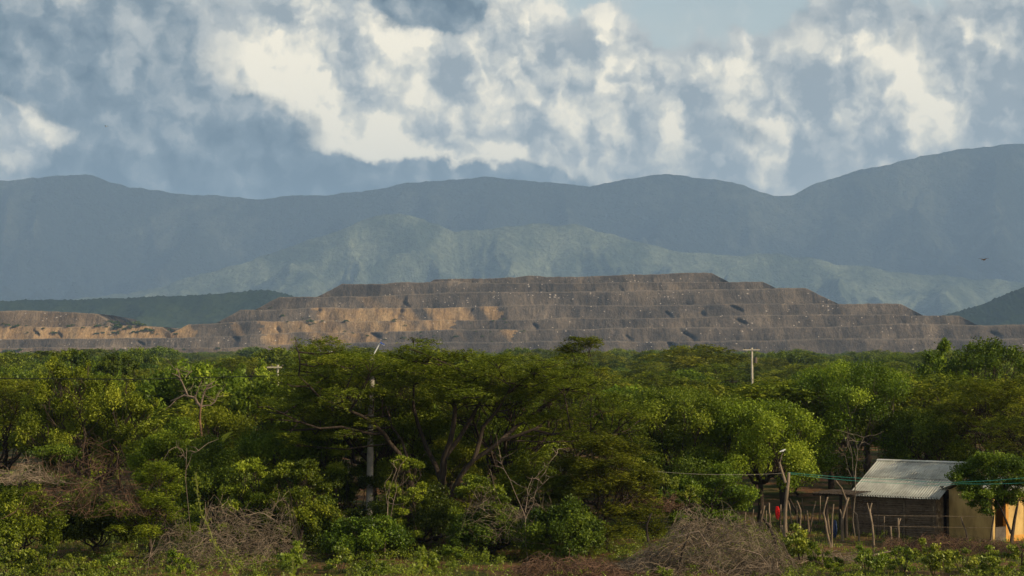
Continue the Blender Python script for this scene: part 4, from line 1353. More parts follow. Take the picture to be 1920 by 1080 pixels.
stick([(1474, 1027), (1472, 970), (1476, 920), (1479, 886)], 9.5, "tall thick forked fence pole that carries the cables, right of the red cloth", name="fence_pole", cat="pole",
      fork=[((1473, 905), (1461, 866)), ((1476, 915), (1480, 893)), ((1472, 1010), (1466, 985))])
stick([(1458, 1047), (1453, 1010), (1441, 985), (1431, 972)], 8, "dark crooked log leaning left against the stick fence beside the cut branches", name="leaning_log", cat="log", mat=m_dark)
P_FENCE = [
    ([(1389, 992), (1388, 961)], 3, "short thin stick at the left end of the fence, first from the brush heap"),
    ([(1396, 995), (1398, 960)], 3.5, "pale thin stick second from the left end of the fence"),
    ([(1407, 1004), (1411, 975), (1413, 955)], 3.2, "thin bent stick third from the left end of the fence"),
    ([(1423, 999), (1425, 975), (1427, 957)], 3.2, "thin stick close before the one that leans right in the left stretch of fence"),
    ([(1425, 997), (1428, 970), (1434, 948)], 4, "stick leaning right whose top is the highest left of the red cloth"),
    ([(1437, 1006), (1437, 957)], 3, "straight thin stick just left of the thick pale twin sticks"),
    ([(1442, 1004), (1443, 970), (1442, 943)], 5, "thick pale straight post left of the red cloth"),
    ([(1447, 1005), (1445, 985), (1444, 962)], 3.2, "thin stick leaning against the thick pale post left of the red cloth"),
    ([(1462, 1000), (1463, 975), (1464, 946)], 4.5, "reddish stick on which the red cloth hangs"),
    ([(1487, 994), (1482, 965), (1478, 938)], 4, "stick curving left just right of the tall cable pole"),
    ([(1506, 994), (1492, 958), (1480, 935)], 6, "dark thick stick slanting down to the right from the tall cable pole"),
    ([(1497, 1000), (1494, 972), (1494, 948)], 3, "thin straight stick in front of the dark slanting one"),
    ([(1498, 1022), (1500, 985), (1501, 957), (1494, 939)], 4.5, "pale stick with a kinked top bending left, half hidden by green weeds"),
    ([(1510, 984), (1507, 960), (1504, 934)], 3.2, "thin leaning stick with its top just left of the gap in the fence"),
    ([(1517, 1001), (1515, 975), (1513, 957)], 5, "short thick stub beside the stick that leans right in the middle of the fence"),
    ([(1518, 1002), (1522, 975), (1530, 939)], 4.2, "long stick leaning right from the short thick stub"),
    ([(1537, 976), (1538, 930)], 3.2, "distant upright stick standing behind the middle gap of the fence"),
    ([(1560, 1028), (1550, 995), (1544, 962), (1552, 932)], 5, "crooked pale post with an S bend crossing another, left of the shelter"),
    ([(1559, 1027), (1560, 985), (1563, 945)], 5, "nearly straight post crossing the S-bent one, left of the shelter"),
    ([(1557, 1003), (1552, 964)], 4, "short yellowish stub between the two crossing posts"),
    ([(1580, 1014), (1579, 985), (1581, 965), (1591, 933)], 7, "thick pale post that bends right under the shelter roof"),
    ([(1612, 1016), (1609, 985), (1607, 965), (1600, 959)], 5, "thin hooked post at the left corner of the mud house"),
    ([(1638, 1036), (1637, 1000), (1631, 960)], 6, "forked Y-shaped post in front of the mud wall"),
    ([(1658, 1007), (1658, 968)], 3, "thin dark stick against the middle of the mud wall"),
    ([(1670, 1034), (1671, 1008), (1670, 987)], 6, "short thick pale stub in front of the mud wall"),
    ([(1684, 1027), (1685, 998), (1684, 971)], 6, "knobbly post with broken side branches in front of the mud wall"),
    ([(1817, 1018), (1811, 995), (1802, 969)], 5, "slanting pale post in front of the shaded yellow wall"),
    ([(1858, 1019), (1860, 990), (1864, 960)], 5, "pale post leaning right before the porch of the yellow house"),
    ([(1852, 1004), (1851, 984)], 3, "short thin peg beside the porch parapet of the yellow house"),
]
for pth, w, lab in P_FENCE:
    fk = None
    if 'Y-shaped' in lab: fk = [((1631, 960), (1626, 943)), ((1631, 960), (1635, 943))]
    if 'knobbly' in lab: fk = [((1684, 985), (1689, 972)), ((1685, 1000), (1680, 990))]
    if 'bends right under' in lab: fk = [((1580, 972), (1575, 955))]
    stick(pth, w, lab, group="sticks and posts of the fence", fork=fk, mat=m_dark if 'dark thick' in lab else None)

# cross poles and the stick propped on the shelter
stick([(1588, 931), (1578, 915), (1567, 901)], 4.5, "loose pale branch propped on the roof of the shelter", name="branch", cat="branch", d=99.5)


def cable(name, pts, r, mat, label, n=40, cat="cable", sag=0.0):
    q = []
    for a, b in zip(pts[:-1], pts[1:]):
        for i in range(n):
            t = i / n; p = a * (1 - t) + b * t; p = p - Vector((0, 0, sag * 4 * t * (1 - t))); q.append(p)
    q.append(pts[-1])
    s = MB(); s.tube(q, r, 5); o = s.build(name, mat, None, True); tag(o, label, cat); return o


pole_y = GP(1474, 1027).y
cable("cable", [PT(1478, 886, pole_y), PT(1700, 900, 95.0), PT(1800, 904, 94.2), PT(1990, 888, 93.0)], .011, m_teal, "upper teal cable running right from the forked fence pole past the tin roof", sag=.06)
cable("cable", [PT(1478, 888, pole_y), PT(1700, 907, 95.4), PT(1800, 907, 94.5), PT(1990, 900, 93.0)], .009, m_teal, "lower teal cable running right from the forked fence pole past the tin roof", sag=.08)
cable("cable", [PT(1472, 887, pole_y), PT(1230, 884, 93.0), PT(1080, 862, 93.0)], .006, m_conc, "thin pale cable running left from the forked fence pole into the trees", sag=.12)
for z1, z2, lb in ((966, 968, "upper strand of fence wire in front of the mud house"), (986, 989, "lower strand of fence wire in front of the mud house")):
    cable("fence_wire", [PT(1638, z1, 90.6), PT(1684, z1 + 1, 91.4), PT(1806, z2, 94.0), PT(1862, z2, 94.0)], .006, m_post, lb, n=8, cat="wire")

# red cloth, folded over the stick
def cloth(px, py, w, h, d, mat, name, label, cat):
    V = []; nu, nv = 8, 12
    for s in (0, 1):
        for j in range(nv + 1):
            for i in range(nu + 1):
                u = i / nu - .5; v = j / nv
                ww = w * (.55 + .9 * v * (1 - v) * 1.6) * (1 - .35 * (v > .8) * (v - .8) * 5)
                V.append((u * ww + .12 * v * w, -.06 + .045 * math.sin(u * 14 + v * 3) - .02 * s, -v * h * (1 + .06 * math.sin(u * 9))))
    m = nu + 1; k = (nu + 1) * (nv + 1); F = []
    for j in range(nv):
        for i in range(nu):
            a = j * m + i; F.append((a, a + 1, a + m + 1, a + m)); F.append((k + a, k + a + m, k + a + m + 1, k + a + 1))
    me = bpy.data.meshes.new(name); me.from_pydata(V, [], F); me.polygons.foreach_set("use_smooth", [True] * len(F)); me.materials.append(mat)
    o = link(name, me); o.location = PT(px, py, d); tag(o, label, cat); return o


dcl = GP(1462, 1000).y
cloth(1457, 949, .27, .72, dcl - .05, m_red, "red_cloth", "red cloth hanging on a fence stick left of the tall cable pole", "cloth")
cloth(1564, 975, .30, .95, 100.4, m_bluecloth, "blue_cloth", "dark blue cloth hanging from the shelter post left of the mud house", "cloth")


# ------------------------------------------------------------------ power poles and street light
def street_light():
    D = 101.0
    b = PT(692, 1000, D); x = b.x
    root = empty("street_light", (x, D, 0))
    top = PT(698, 664, D).z
    s = MB(); s.tube([(0, 0, -.3), (.06, 0, top * .5), (.16, 0, top)], [.21, .17, .125], 14); s.build("pole", m_conc, root, True)
    a = PT(702, 662, D) - Vector((x, D, 0)); e1 = PT(711, 646, D) - Vector((x, D, 0)); e2 = PT(714, 643.5, D) - Vector((x, D, 0))
    s = MB(); s.tube([Vector((.16, 0, top - .35)), a, a * .5 + e1 * .5, e1, e2], [.03, .033, .033, .03, .03], 8); s.build("arm", m_white, root, True)
    c = PT(717, 644.5, D) - Vector((x, D, 0))
    lamp = MB(); ax = (Vector((.93, 0, -.36)), Vector((0, 1, 0)), Vector((.36, 0, .93)))
    lamp.box(c, (.24, .16, .055), ax=ax); lamp.box(c + ax[0] * -.09 + ax[2] * .045, (.10, .10, .04), ax=ax)
    lo = lamp.build("lamp_head", m_blue, root)
    s = MB(); s.box(c + ax[0] * .05 - ax[2] * .04, (.16, .12, .02), ax=ax); s.build("diffuser", m_white, lo)
    s = MB(); s.tube([(.16, 0, top - .02), (.17, 0, top + .02)], [.128, .11], 12); s.build("cap", m_conc, root)
    for z in (top - .45, top - 1.1):
        s = MB(); s.tube([(.145, 0, z), (.145, 0, z + .06)], .15, 14); s.build("clamp", m_plinth, root)
    tag(root, "concrete street light pole with a white arm and blue lamp head behind the big acacia", "street light")
    return Vector((x + .13, D, top - 1.05))


LP = street_light()


def power_pole(px, top, foot, D, w, label, arm, part=None):
    zt = PT(px, top, D).z
    root = empty("power_pole", (XW(px, D), D, 0))
    s = MB(); s.tube([(0, 0, -.2), (0, 0, zt * .5), (0, 0, zt)], [w * .62, w * .5, w * .38], 12); s.build("pole", m_conc2, root, True)
    s = MB(); s.box((arm[2], -.15, zt - .25), (arm[0], .12, .14)); s.build("crossarm", m_conc2, root)
    for x in arm[1]:
        s = MB(); s.tube([(x, -.15, zt - .18), (x, -.15, zt - .05), (x, -.15, zt + .02)], [.05, .075, .04], 8); s.build("insulator", m_plinth, root)
    if part:
        s = MB(); s.tube([(.42, 0, zt - 1.9), (.42, 0, zt - 1.2)], [.24, .24], 10); s.build("transformer", m_plinth, root)
        s = MB(); s.tube([(-.02, 0, zt - 1.2), (-1.1, -.1, zt - .25)], .03, 5); s.build("brace", m_plinth, root)
    tag(root, label, "power pole")
    return root


m_conc2 = noise_mat("sunlit_concrete", (0.30, 0.27, 0.21), (0.42, 0.38, 0.29), 1.5, .85, .2)
power_pole(1410, 652, 725, 232, .31, "slender pale power pole with a crossarm rising from the woodland right of centre", (2.1, (-.95, -.3, .6), -.1), True)
power_pole(521, 684, 720, 190, .26, "distant power pole of which only the pale crossarm shows above the trees at the left", (1.5, (-.6, .5), -.35))
cable("power_cable", [PT(-60, 709, 104.0), PT(250, 711.5, 103.0), PT(400, 707.5, 102.2), LP], .022, m_wire, "black overhead cable crossing the trees at the left to the street light pole")


# ------------------------------------------------------------------ dead tree with the broken crown
def branch_tree(name, trunks, D, mat, label, cat="tree", barkmat=None, twigs=0, seed=1):
    """trunks: list of (photo path, start px, end px)"""
    rng = np.random.default_rng(seed)
    base = trunks[0][0][0]
    bx_ = XW(base[0], D)
    root = empty(name, (bx_, D, 0)); first = True; ends = []
    mbr = MB()
    for (path, w0, w1) in trunks:
        pts = []
        for i, p in enumerate(path):
            P = PT(p[0], p[1], D + (p[2] if len(p) > 2 else 0)); pts.append(np.array([P.x - bx_, P.y - D, P.z]))
        if first: pts[0][2] = -.2
        q = [pts[0]]
        for a, b in zip(pts[:-1], pts[1:]):
            m = (a + b) / 2 + rng.normal(0, .04 * np.linalg.norm(b - a), 3); q += [m, b]
        k = D / FPX / 2 * (.5 if name == 'bare_sapling' else .8)
        if first:
            s = MB(); s.tube(q, list(np.linspace(w0 * k, w1 * k, len(q))), 8); s.build("trunk", barkmat or mat, root, True); first = False
        else:
            mbr.tube(q, list(np.linspace(w0 * k, w1 * k, len(q))), 6); ends += q[1:]
    for i in range(twigs):
        a = ends[rng.integers(len(ends))]; L = rng.uniform(.4, 1.4); d = unit(rng, 1)[0]; d[2] = abs(d[2]) * .7; pts = [a]
        for j in range(4):
            d = d + rng.normal(0, .35, 3); d /= np.linalg.norm(d); pts.append(pts[-1] + d * L / 4)
        mbr.tube(pts, [.018, .014, .011, .008, .005], 4, cap=False)
    mbr.build("branches", mat, root, True)
    tag(root, label, cat)
    return root


branch_tree("dead_tree", [([(376, 860), (375, 790), (377, 758)], 5.5, 5), ([(376, 762), (366, 746), (345, 741), (320, 752)], 7, 3), ([(352, 741), (345, 725), (335, 706), (322, 700)], 4, 2), ([(377, 760), (383, 735), (392, 722), (398, 718)], 5, 2),
                          ([(380, 745), (386, 730), (396, 726)], 3, 2), ([(340, 715), (336, 700), (331, 690)], 3, 1.5), ([(378, 762), (395, 760), (404, 752), (412, 735)], 4, 1.5), ([(335, 745), (320, 760), (310, 770)], 3, 1.5), ([(348, 707), (354, 700), (360, 696)], 2.5, 1.5), ([(366, 748), (368, 738), (378, 715)], 2.5, 1.2)],
            106.0, m_deadwood, "leafless tree with a broken grey crown and brown trunk left of the centre", twigs=34, barkmat=noise_mat("red_brown_bark", (0.09, 0.055, 0.033), (0.22, 0.13, 0.075), 3, .95, .5), seed=3)
branch_tree("bare_sapling", [([(722, 1050), (724, 1000), (727, 950)], 3.5, 3), ([(727, 955), (731, 915), (744, 880)], 2.6, 1.5), ([(724, 1000), (738, 940), (742, 900), (750, 875)], 2.6, 1.4), ([(727, 948), (724, 930), (721, 912)], 2, 1), ([(742, 915), (757, 905), (767, 893)], 2, 1)],
            90.0, m_deadwood, "thin leafless sapling with forked pale stems right of the concrete pole", cat="sapling", twigs=10, seed=4)
branch_tree("bare_sapling", [([(992, 1010), (985, 970), (975, 945)], 3, 2.5), ([(975, 945), (962, 915), (945, 880), (938, 860)], 2.4, 1.2), ([(985, 975), (1000, 945), (1004, 920), (1030, 895)], 2.5, 1.2), ([(1002, 930), (1010, 900), (1018, 890)], 2, 1), ([(985, 960), (1000, 900), (1045, 850)], 2.4, 1.2)],
            88.5, m_deadwood, "pale bent leafless sapling in front of the feathery acacia right of the centre", cat="sapling", twigs=22, seed=5)
branch_tree("bare_sapling", [([(350, 960), (348, 900), (350, 840)], 2.2, 1.8), ([(349, 880), (360, 850), (372, 845)], 1.8, 1), ([(348, 860), (338, 845), (330, 838)], 1.6, 1)],
            87.0, m_deadwood, "very thin upright bare stem left of the grey dead tangle", cat="sapling", twigs=8, seed=6)
branch_tree("bare_sapling", [([(273, 1076), (280, 1045), (290, 1012)], 2.6, 1.6), ([(282, 1040), (284, 1025), (283, 1015)], 1.5, 1)],
            83.0, m_deadwood, "single pale dry stalk leaning right at the bottom left", cat="sapling", twigs=0, seed=7)
branch_tree("bare_sapling", [([(1604, 1000), (1603, 930), (1604, 880)], 5, 4), ([(1604, 905), (1598, 860), (1592, 830)], 3.4, 2), ([(1604, 880), (1608, 845), (1620, 820)], 3, 1.6), ([(1597, 895), (1590, 880), (1588, 870)], 2, 1), ([(1596, 850), (1580, 812)], 2, 1.2), ([(1608, 845), (1600, 815)], 2, 1.2)],
            101.6, m_palebark, "pale bare trunk forking above the shelter left of the tin roof", cat="sapling", twigs=14, seed=8)


# ------------------------------------------------------------------ tangles of dead stems
def tangle(name, px, py, wpx, hpx, d, n, mat, label, cat, seed, r=(.006, .016), flat=.8, longs=0, depth=2.0, anchor=True):
    """arching dead stems inside a half dome whose photo box is centred on px and stands with its foot at py"""
    rng = np.random.default_rng(seed)
    c = PT(px, py, d); W = wpx / FPX * d / 2; H = hpx / FPX * d
    mb = MB()
    lump = rng.uniform(0, 6.28, 4)
    def hgt(x):
        u = x / W
        return H * (.62 + .22 * math.sin(3.1 * u + lump[0]) + .16 * math.sin(6.7 * u + lump[1]) + .10 * math.sin(13 * u + lump[2]))
    for i in range(n):
        a = rng.uniform(0, 2 * math.pi); q = math.sqrt(rng.uniform(0, 1))
        x = math.cos(a) * q * W; y = math.sin(a) * q * depth
        hmax = hgt(x) * max(.06, 1 - q ** 2.4) ** .7
        z = hmax * rng.uniform(.1, 1.0) ** .7
        L = rng.uniform(.5, 1.9) * (1.7 if i < longs else 1)
        dr = unit(rng, 1)[0]; dr[2] *= .55; dr /= np.linalg.norm(dr)
        wild = rng.random() < .12
        p = np.array([x, y, z]); pts = [p]
        m = 7
        for j in range(m):
            dr = dr + rng.normal(0, .26, 3) + np.array([0, 0, -.07])
            dr /= np.linalg.norm(dr)
            p = p + dr * L / m
            lim = hgt(p[0]) * (1.5 if wild else 1.1) * max(.05, 1 - min(1.0, abs(p[0] / W) ** 2.4)) ** .7
            if p[2] > lim: p = p.copy(); p[2] = lim; dr[2] = -abs(dr[2])
            if p[2] < .02: p = p.copy(); p[2] = .02; dr[2] = abs(dr[2])
            pts.append(p)
        r0 = rng.uniform(*r) * (2.1 if i < longs * .4 else (1.5 if i < longs else 1))
        mb.tube(pts, list(np.linspace(r0, r0 * .45, len(pts))), 3, cap=False)
    o = mb.build(name, mat)
    o.location = (c.x, c.y, max(0.0, c.z))
    tag(o, label, cat)
    return o


tangle("brush_heap", 1325, 1084, 330, 138, 86.0, 2300, m_twig, "large heap of cut dry branches lying before the stick fence", "brush heap", 11, depth=2.6, longs=70, r=(.006, .015))
tangle("dead_vines", 165, 965, 240, 165, 88.0, 620, m_redtwig, "brown tangle of dead vines over the bushes on the left", "dead vines", 12, longs=40, r=(.006, .015))
tangle("dead_vines", 30, 905, 130, 55, 87.0, 260, m_twig, "pale dry stems in front of the bush at the left edge", "dead vines", 13, longs=24)
tangle("dead_shrub", 430, 1075, 270, 215, 87.5, 1250, m_twig, "big grey leafless thicket left of the concrete pole", "dead shrub", 14, longs=70, r=(.004, .011), depth=2.2)
tangle("dead_shrub", 960, 1010, 190, 165, 90.5, 420, m_twig, "grey twiggy thicket under the right side of the big acacia", "dead shrub", 15, longs=40, r=(.005, .012))
tangle("dead_shrub", 1215, 955, 130, 70, 97.0, 330, m_redtwig, "brown twigs hanging in the shade above the heap of cut branches", "dead shrub", 16, longs=20)
tangle("dry_weeds", 1740, 1030, 180, 42, 92.5, 800, m_redtwig, "reddish dry weeds at the foot of the mud house wall", "dry weeds", 17, r=(.005, .011), depth=1.2)
tangle("dry_weeds", 1880, 1035, 170, 26, 91.5, 600, m_redtwig, "dark dry weeds along the ground before the yellow house", "dry weeds", 18, r=(.005, .011), depth=1.2)
tangle("branch_litter", 1080, 1082, 260, 36, 84.5, 700, m_redtwig, "reddish brown litter of broken branches left of the heap of cut branches", "branch litter", 19, longs=40, depth=2.0)
tangle("branch_litter", 1560, 1052, 180, 16, 88.5, 200, m_twig, "scattered pale branches on the grass before the fence", "branch litter", 20, longs=30, depth=1.2)
tangle("dry_weeds", 1420, 1075, 80, 40, 84.5, 200, m_twig, "dry stems at the right foot of the heap of cut branches", "dry weeds", 21, longs=30, depth=1.0)

# a few long loose branches lying on top of the heap
for i, (pth, w, lab) in enumerate([
        ([(1450, 1062), (1425, 1040), (1395, 1031), (1345, 1027)], 3, "long pale branch arching over the right side of the brush heap"),
        ([(1385, 1076), (1340, 1062), (1285, 1046)], 3.4, "straight pale branch across the middle of the brush heap"),
        ([(1460, 1072), (1425, 1068), (1375, 1074)], 3, "pale branch lying at the lower right of the brush heap"),
        ([(1330, 1015), (1310, 996), (1283, 1003), (1262, 1010)], 3, "bent pale branch on top of the brush heap"),
        ([(1268, 1075), (1280, 1030), (1292, 1000)], 4.5, "dark upright branch in the middle of the brush heap"),
        ([(1216, 1005), (1212, 985), (1222, 962)], 6, "dark stump-like branch at the upper left of the brush heap")]):
    stick(pth, w, lab, name="branch", cat="branch", d=84.2, mat=m_dark if 'dark' in lab else m_deadwood)
stick([(1598, 1052), (1640, 1040), (1690, 1030)], 4, "pale fallen branch on the grass in front of the Y-shaped post", name="branch", cat="branch", d=89.0, mat=m_deadwood)

# ------------------------------------------------------------------ small trees in front of the yellow house
def front_tree():
    D = 95.6; X0 = XW(1890, D); rng = np.random.default_rng(21)
    pads = []
    for (px, py, r) in [(1812, 880, .75), (1835, 866, .8), (1790, 893, .5), (1850, 858, .7), (1875, 862, .8), (1900, 868, .8), (1812, 888, .6), (1835, 900, .7), (1860, 885, .7), (1845, 872, .5), (1825, 912, .6), (1900, 900, .7), (1885, 880, .6), (1915, 885, .6), (1830, 925, .5), (1855, 925, .6), (1880, 915, .6), (1905, 925, .6), (1845, 945, .4), (1855, 960, .35),
                        (1930, 900, .7), (1950, 880, .8), (1800, 905, .35), (1870, 945, .45), (1925, 940, .5), (1838, 935, .5), (1882, 935, .45), (1822, 945, .35), (1805, 915, .45), (1850, 925, .5), (1875, 925, .55), (1895, 940, .45), (1815, 930, .45), (1845, 958, .35), (1935, 925, .5), (1862, 905, .6), (1915, 905, .6), (1955, 920, .8), (1895, 860, .5), (1870, 865, .4)]:
        P = PT(px, py, D + rng.uniform(-.9, .9)); pads.append((np.array([P.x - X0, P.y - D, P.z]), r * rng.uniform(.9, 1.1), r * .55))
    V, F, T = leaf_clumps(pads, rng, 32000 / sum(p[1] ** 2 for p in pads), (.11, .07))
    root = empty("small_tree")
    mb = MB()
    def pt(px, py, dy=0): P = PT(px, py, D + dy); return np.array([P.x - X0, dy, P.z])
    paths = [([(1896, 1018), (1902, 975), (1908, 945), (1906, 915)], .10, .04), ([(1896, 1000), (1886, 975), (1878, 955), (1865, 935)], .07, .03), ([(1884, 970), (1883, 945), (1884, 900)], .045, .03), ([(1906, 945), (1925, 915)], .05, .03), ([(1865, 935), (1840, 915)], .03, .02), ([(1884, 905), (1860, 890)], .03, .02)]
    for p, a, b in paths:
        q = [pt(*v) for v in p]
        mb.tube(q, list(np.linspace(a, b, len(q))), 7)
    mb.build("trunk", m_bark, root, True)
    link("crown", mesh_np("crown", V, F, m_broad, False, {'tint': T}), root)
    place(root, 1890, D, "small leafy tree with forked leaning trunks in front of the yellow house", z=0)


front_tree()

# ------------------------------------------------------------------ banana plants beside the dead tree
def banana(px, top, d, seed, label):
    rng = np.random.default_rng(seed)
    H = H_of(top, d)
    root = empty("banana_plant", (XW(px, d), d, 0))
    s = MB(); s.tube([(0, 0, -.1), (0.03, 0, H * .35), (0, 0, H * .62)], [.16, .13, .09], 9); s.build("stem", m_stem, root, True)
    for k in range(9):
        a = k * 2.4 + rng.uniform(-.3, .3); L = rng.uniform(1.5, 2.1); el = rng.uniform(.35, 1.15)
        n = 9; V = []; p = np.array([0, 0, H * .6]); d_ = np.array([math.cos(a) * math.cos(el), math.sin(a) * math.cos(el), math.sin(el)])
        side = np.array([-math.sin(a), math.cos(a), 0])
        for i in range(n + 1):
            t = i / n; w = .27 * math.sin(math.pi * min(1, t * .93 + .07)) ** .6 * (1 if t > .14 else .15)
            V += [p + side * w + np.array([0, 0, .10 * w]), p, p - side * w + np.array([0, 0, .10 * w])]
            p = p + d_ * L / n; d_ = d_ + np.array([0, 0, -.16]); d_ /= np.linalg.norm(d_)
        F = []
        for i in range(n): F += [(i * 3, i * 3 + 1, i * 3 + 4, i * 3 + 3), (i * 3 + 1, i * 3 + 2, i * 3 + 5, i * 3 + 4)]
        me = mesh_np("leaf", np.array(V), np.array(F), m_bright, True, {'tint': np.full(len(V), rng.uniform(.55, 1))}); link("leaf", me, root)
    tag(root, label, "banana plant")


m_stem = noise_mat("green_stem", (0.10, 0.12, 0.03), (0.2, 0.2, 0.06), 3, .7)
banana(338, 742, 104.0, 1, "banana plant just left of the dead tree trunk")
banana(352, 755, 102.5, 2, "lower banana plant nearest the dead tree trunk")
banana(436, 762, 104.5, 3, "banana plant to the right of the dead tree")
banana(405, 758, 106.0, 4, "banana plant behind the dead tree")

# ------------------------------------------------------------------ undergrowth
def weeds():
    """leafy ground cover along the bottom of the picture: nobody could count it"""
    rng = np.random.default_rng(99)
    C = []
    n = 13000
    x = rng.uniform(-28, 28, n); y = 74 + rng.uniform(0, 1, n) ** 1.2 * 34
    f = fbm(x / 3.5, y / 3.0, 7, 3)
    pxs = x / y * FPX + 960
    keep = f > -.12
    # bare, reddish ground before the brush heap and by the litter
    bare = (pxs > 960) & (pxs < 1470) & (y < 89)
    keep &= ~(bare & (rng.uniform(0, 1, n) < .86))
    near_wall = (pxs > 1480) & (y > 92)
    keep &= ~(near_wall & (rng.uniform(0, 1, n) < .65))
    x, y, f, pxs = x[keep], y[keep], f[keep], pxs[keep]
    pads = []
    for i in range(len(x)):
        tall = .28 + 1.1 * max(0, f[i]) + .1 * rng.random()
        if pxs[i] > 1480: tall *= .55
        if y[i] < 80: tall *= .8
        r = rng.uniform(.14, .30)
        pads.append((np.array([x[i], y[i], float(ground_z(x[i], y[i])) + tall * rng.uniform(.3, .9)]), r, tall * .45))
    V, F, T = leaf_clumps(pads, rng, 330, (.085, .06), up=.9)
    o = link("undergrowth", mesh_np("undergrowth", V, F, m_bright2, False, {'tint': T})); tag(o, kind="stuff")
    # grass blades
    m = 42000
    x = rng.uniform(-30, 30, m); y = 72 + rng.uniform(0, 1, m) * 42
    g = fbm(x / 2.0, y / 2.0, 12, 3) > -.15
    pxs = x / y * FPX + 960
    g &= ~((pxs > 960) & (pxs < 1470) & (y < 88) & (rng.uniform(0, 1, m) < .8))
    x, y = x[g], y[g]; m = len(x)
    h = rng.uniform(.10, .38, m); z = ground_z(x, y)
    Cc = np.stack([x, y, z + h * .45], -1)
    Dd = np.stack([rng.normal(0, .3, m), rng.normal(0, .3, m), np.ones(m)], -1)
    Nn = np.stack([rng.normal(0, 1, m), rng.normal(0, 1, m) - .5, rng.normal(0, .2, m)], -1)
    V, F, T = leaf_quads(Cc, Dd, Nn, h, np.full(m, .03), np.clip(rng.normal(.5, .2, m), 0, 1))
    o = link("grass", mesh_np("grass", V, F, m_grass, False, {'tint': T})); tag(o, kind="stuff")


m_bright2 = leaf_mat("weed_leaf", (0.07, 0.10, 0.008), (0.18, 0.24, 0.015), (0.36, 0.40, 0.035), .4, .03, objvar=0)
m_grass = leaf_mat("grass_blade", (0.07, 0.07, 0.016), (0.14, 0.14, 0.03), (0.30, 0.25, 0.08), .3, .02, objvar=0)
weeds()

# single leafy plants one can point at
SHRUB_PROTO = []
for k in range(4):
    rng = np.random.default_rng(300 + k)
    pads = bush_pads(rng, 1.5, 1.25, 13)
    V, F, T = leaf_clumps(pads, rng, 1500 / sum(p[1] ** 2 for p in pads), (.10, .07), up=.8)
    SHRUB_PROTO.append((mesh_np("foliage", V, F, [m_bright2, m_broad][k % 2], False, {'tint': T}), rng))
SHRUBS = [
    (1500, 1050, 88.5, 1.5, 0, "bushy green weed growing up the kinked fence stick"), (1530, 1062, 86.5, 1.0, 1, "low green weed right of the bushy one at the fence foot"),
    (25, 1060, 84, 1.5, 0, "leafy shrub in the bottom left corner"), (85, 1066, 83, 1.3, 1, "leafy shrub second from the bottom left corner"), (150, 1072, 82.5, 1.2, 0, "pale green weed on the bottom edge at the left"),
    (215, 1068, 83.5, 1.1, 2, "pale green weed left of the single dry stalk"), (330, 1080, 82.5, 1.1, 1, "low shrub at the bottom left of the grey thicket"), (560, 1070, 84, 1.3, 0, "bright shrub at the bottom between the grey thicket and the concrete pole"),
    (640, 1064, 85, 1.2, 2, "bright shrub below the concrete pole"), (700, 1078, 83, 1.0, 1, "small shrub on the bottom edge below the concrete pole"), (790, 1075, 84, 1.2, 0, "soft green shrub on the bottom edge below the big trunk"),
    (860, 1040, 87, 1.2, 3, "dark green shrub right of the foot of the big trunk"), (1040, 1010, 88.5, 1.3, 1, "leafy shrub below the drooping feathery acacia"), (1240, 1082, 82.8, .6, 0, "tiny green plant before the left part of the brush heap"),
    (1620, 1083, 83.5, 1.2, 0, "bright weed clump on the bottom edge left of the mud house"), (1690, 1080, 84, 1.1, 2, "bright weed clump on the bottom edge below the mud wall"), (1745, 1074, 84, 1.35, 0, "tallest bright weed clump below the mud house corner"),
    (1800, 1080, 84, 1.1, 2, "bright weed clump below the slanting pale post"), (1860, 1078, 84.5, 1.2, 0, "bright weed clump below the small tree at the right"), (1912, 1080, 84, 1.2, 2, "bright weed clump in the bottom right corner"),
    (1665, 1062, 87, .8, 1, "small green plant before the short thick stub"), (1570, 1082, 83.5, .9, 3, "weed clump on the bottom edge below the shelter"),
    (1245, 925, 96, 1.0, 0, "bright green vine spilling over the shaded twigs above the brush heap"), (1290, 950, 95, .9, 2, "bright leafy vine hanging above the right side of the brush heap"),
]
for (px, py, d, s, k, lab) in SHRUBS:
    root = empty("leafy_shrub")
    link("foliage", SHRUB_PROTO[k][0], root)
    rngs = random.Random(int(px))
    mb = MB()
    for q in range(5):
        a = rngs.uniform(0, 6.28); mb.tube([(0, 0, -.1), (math.cos(a) * .2, math.sin(a) * .2, .5), (math.cos(a) * .4, math.sin(a) * .4, .95)], [.018, .014, .006], 4, cap=False)
    mb.build("stems", m_bark, root)
    foot = PT(px, py, d).z
    root.location = (XW(px, d), d, foot if py < 960 else float(ground_z(XW(px, d), d)) - .05)
    root.scale = (s, s, s * rngs.uniform(.85, 1.15)); root.rotation_euler = (0, 0, rngs.uniform(0, 6.28))
    tag(root, lab, "shrub")

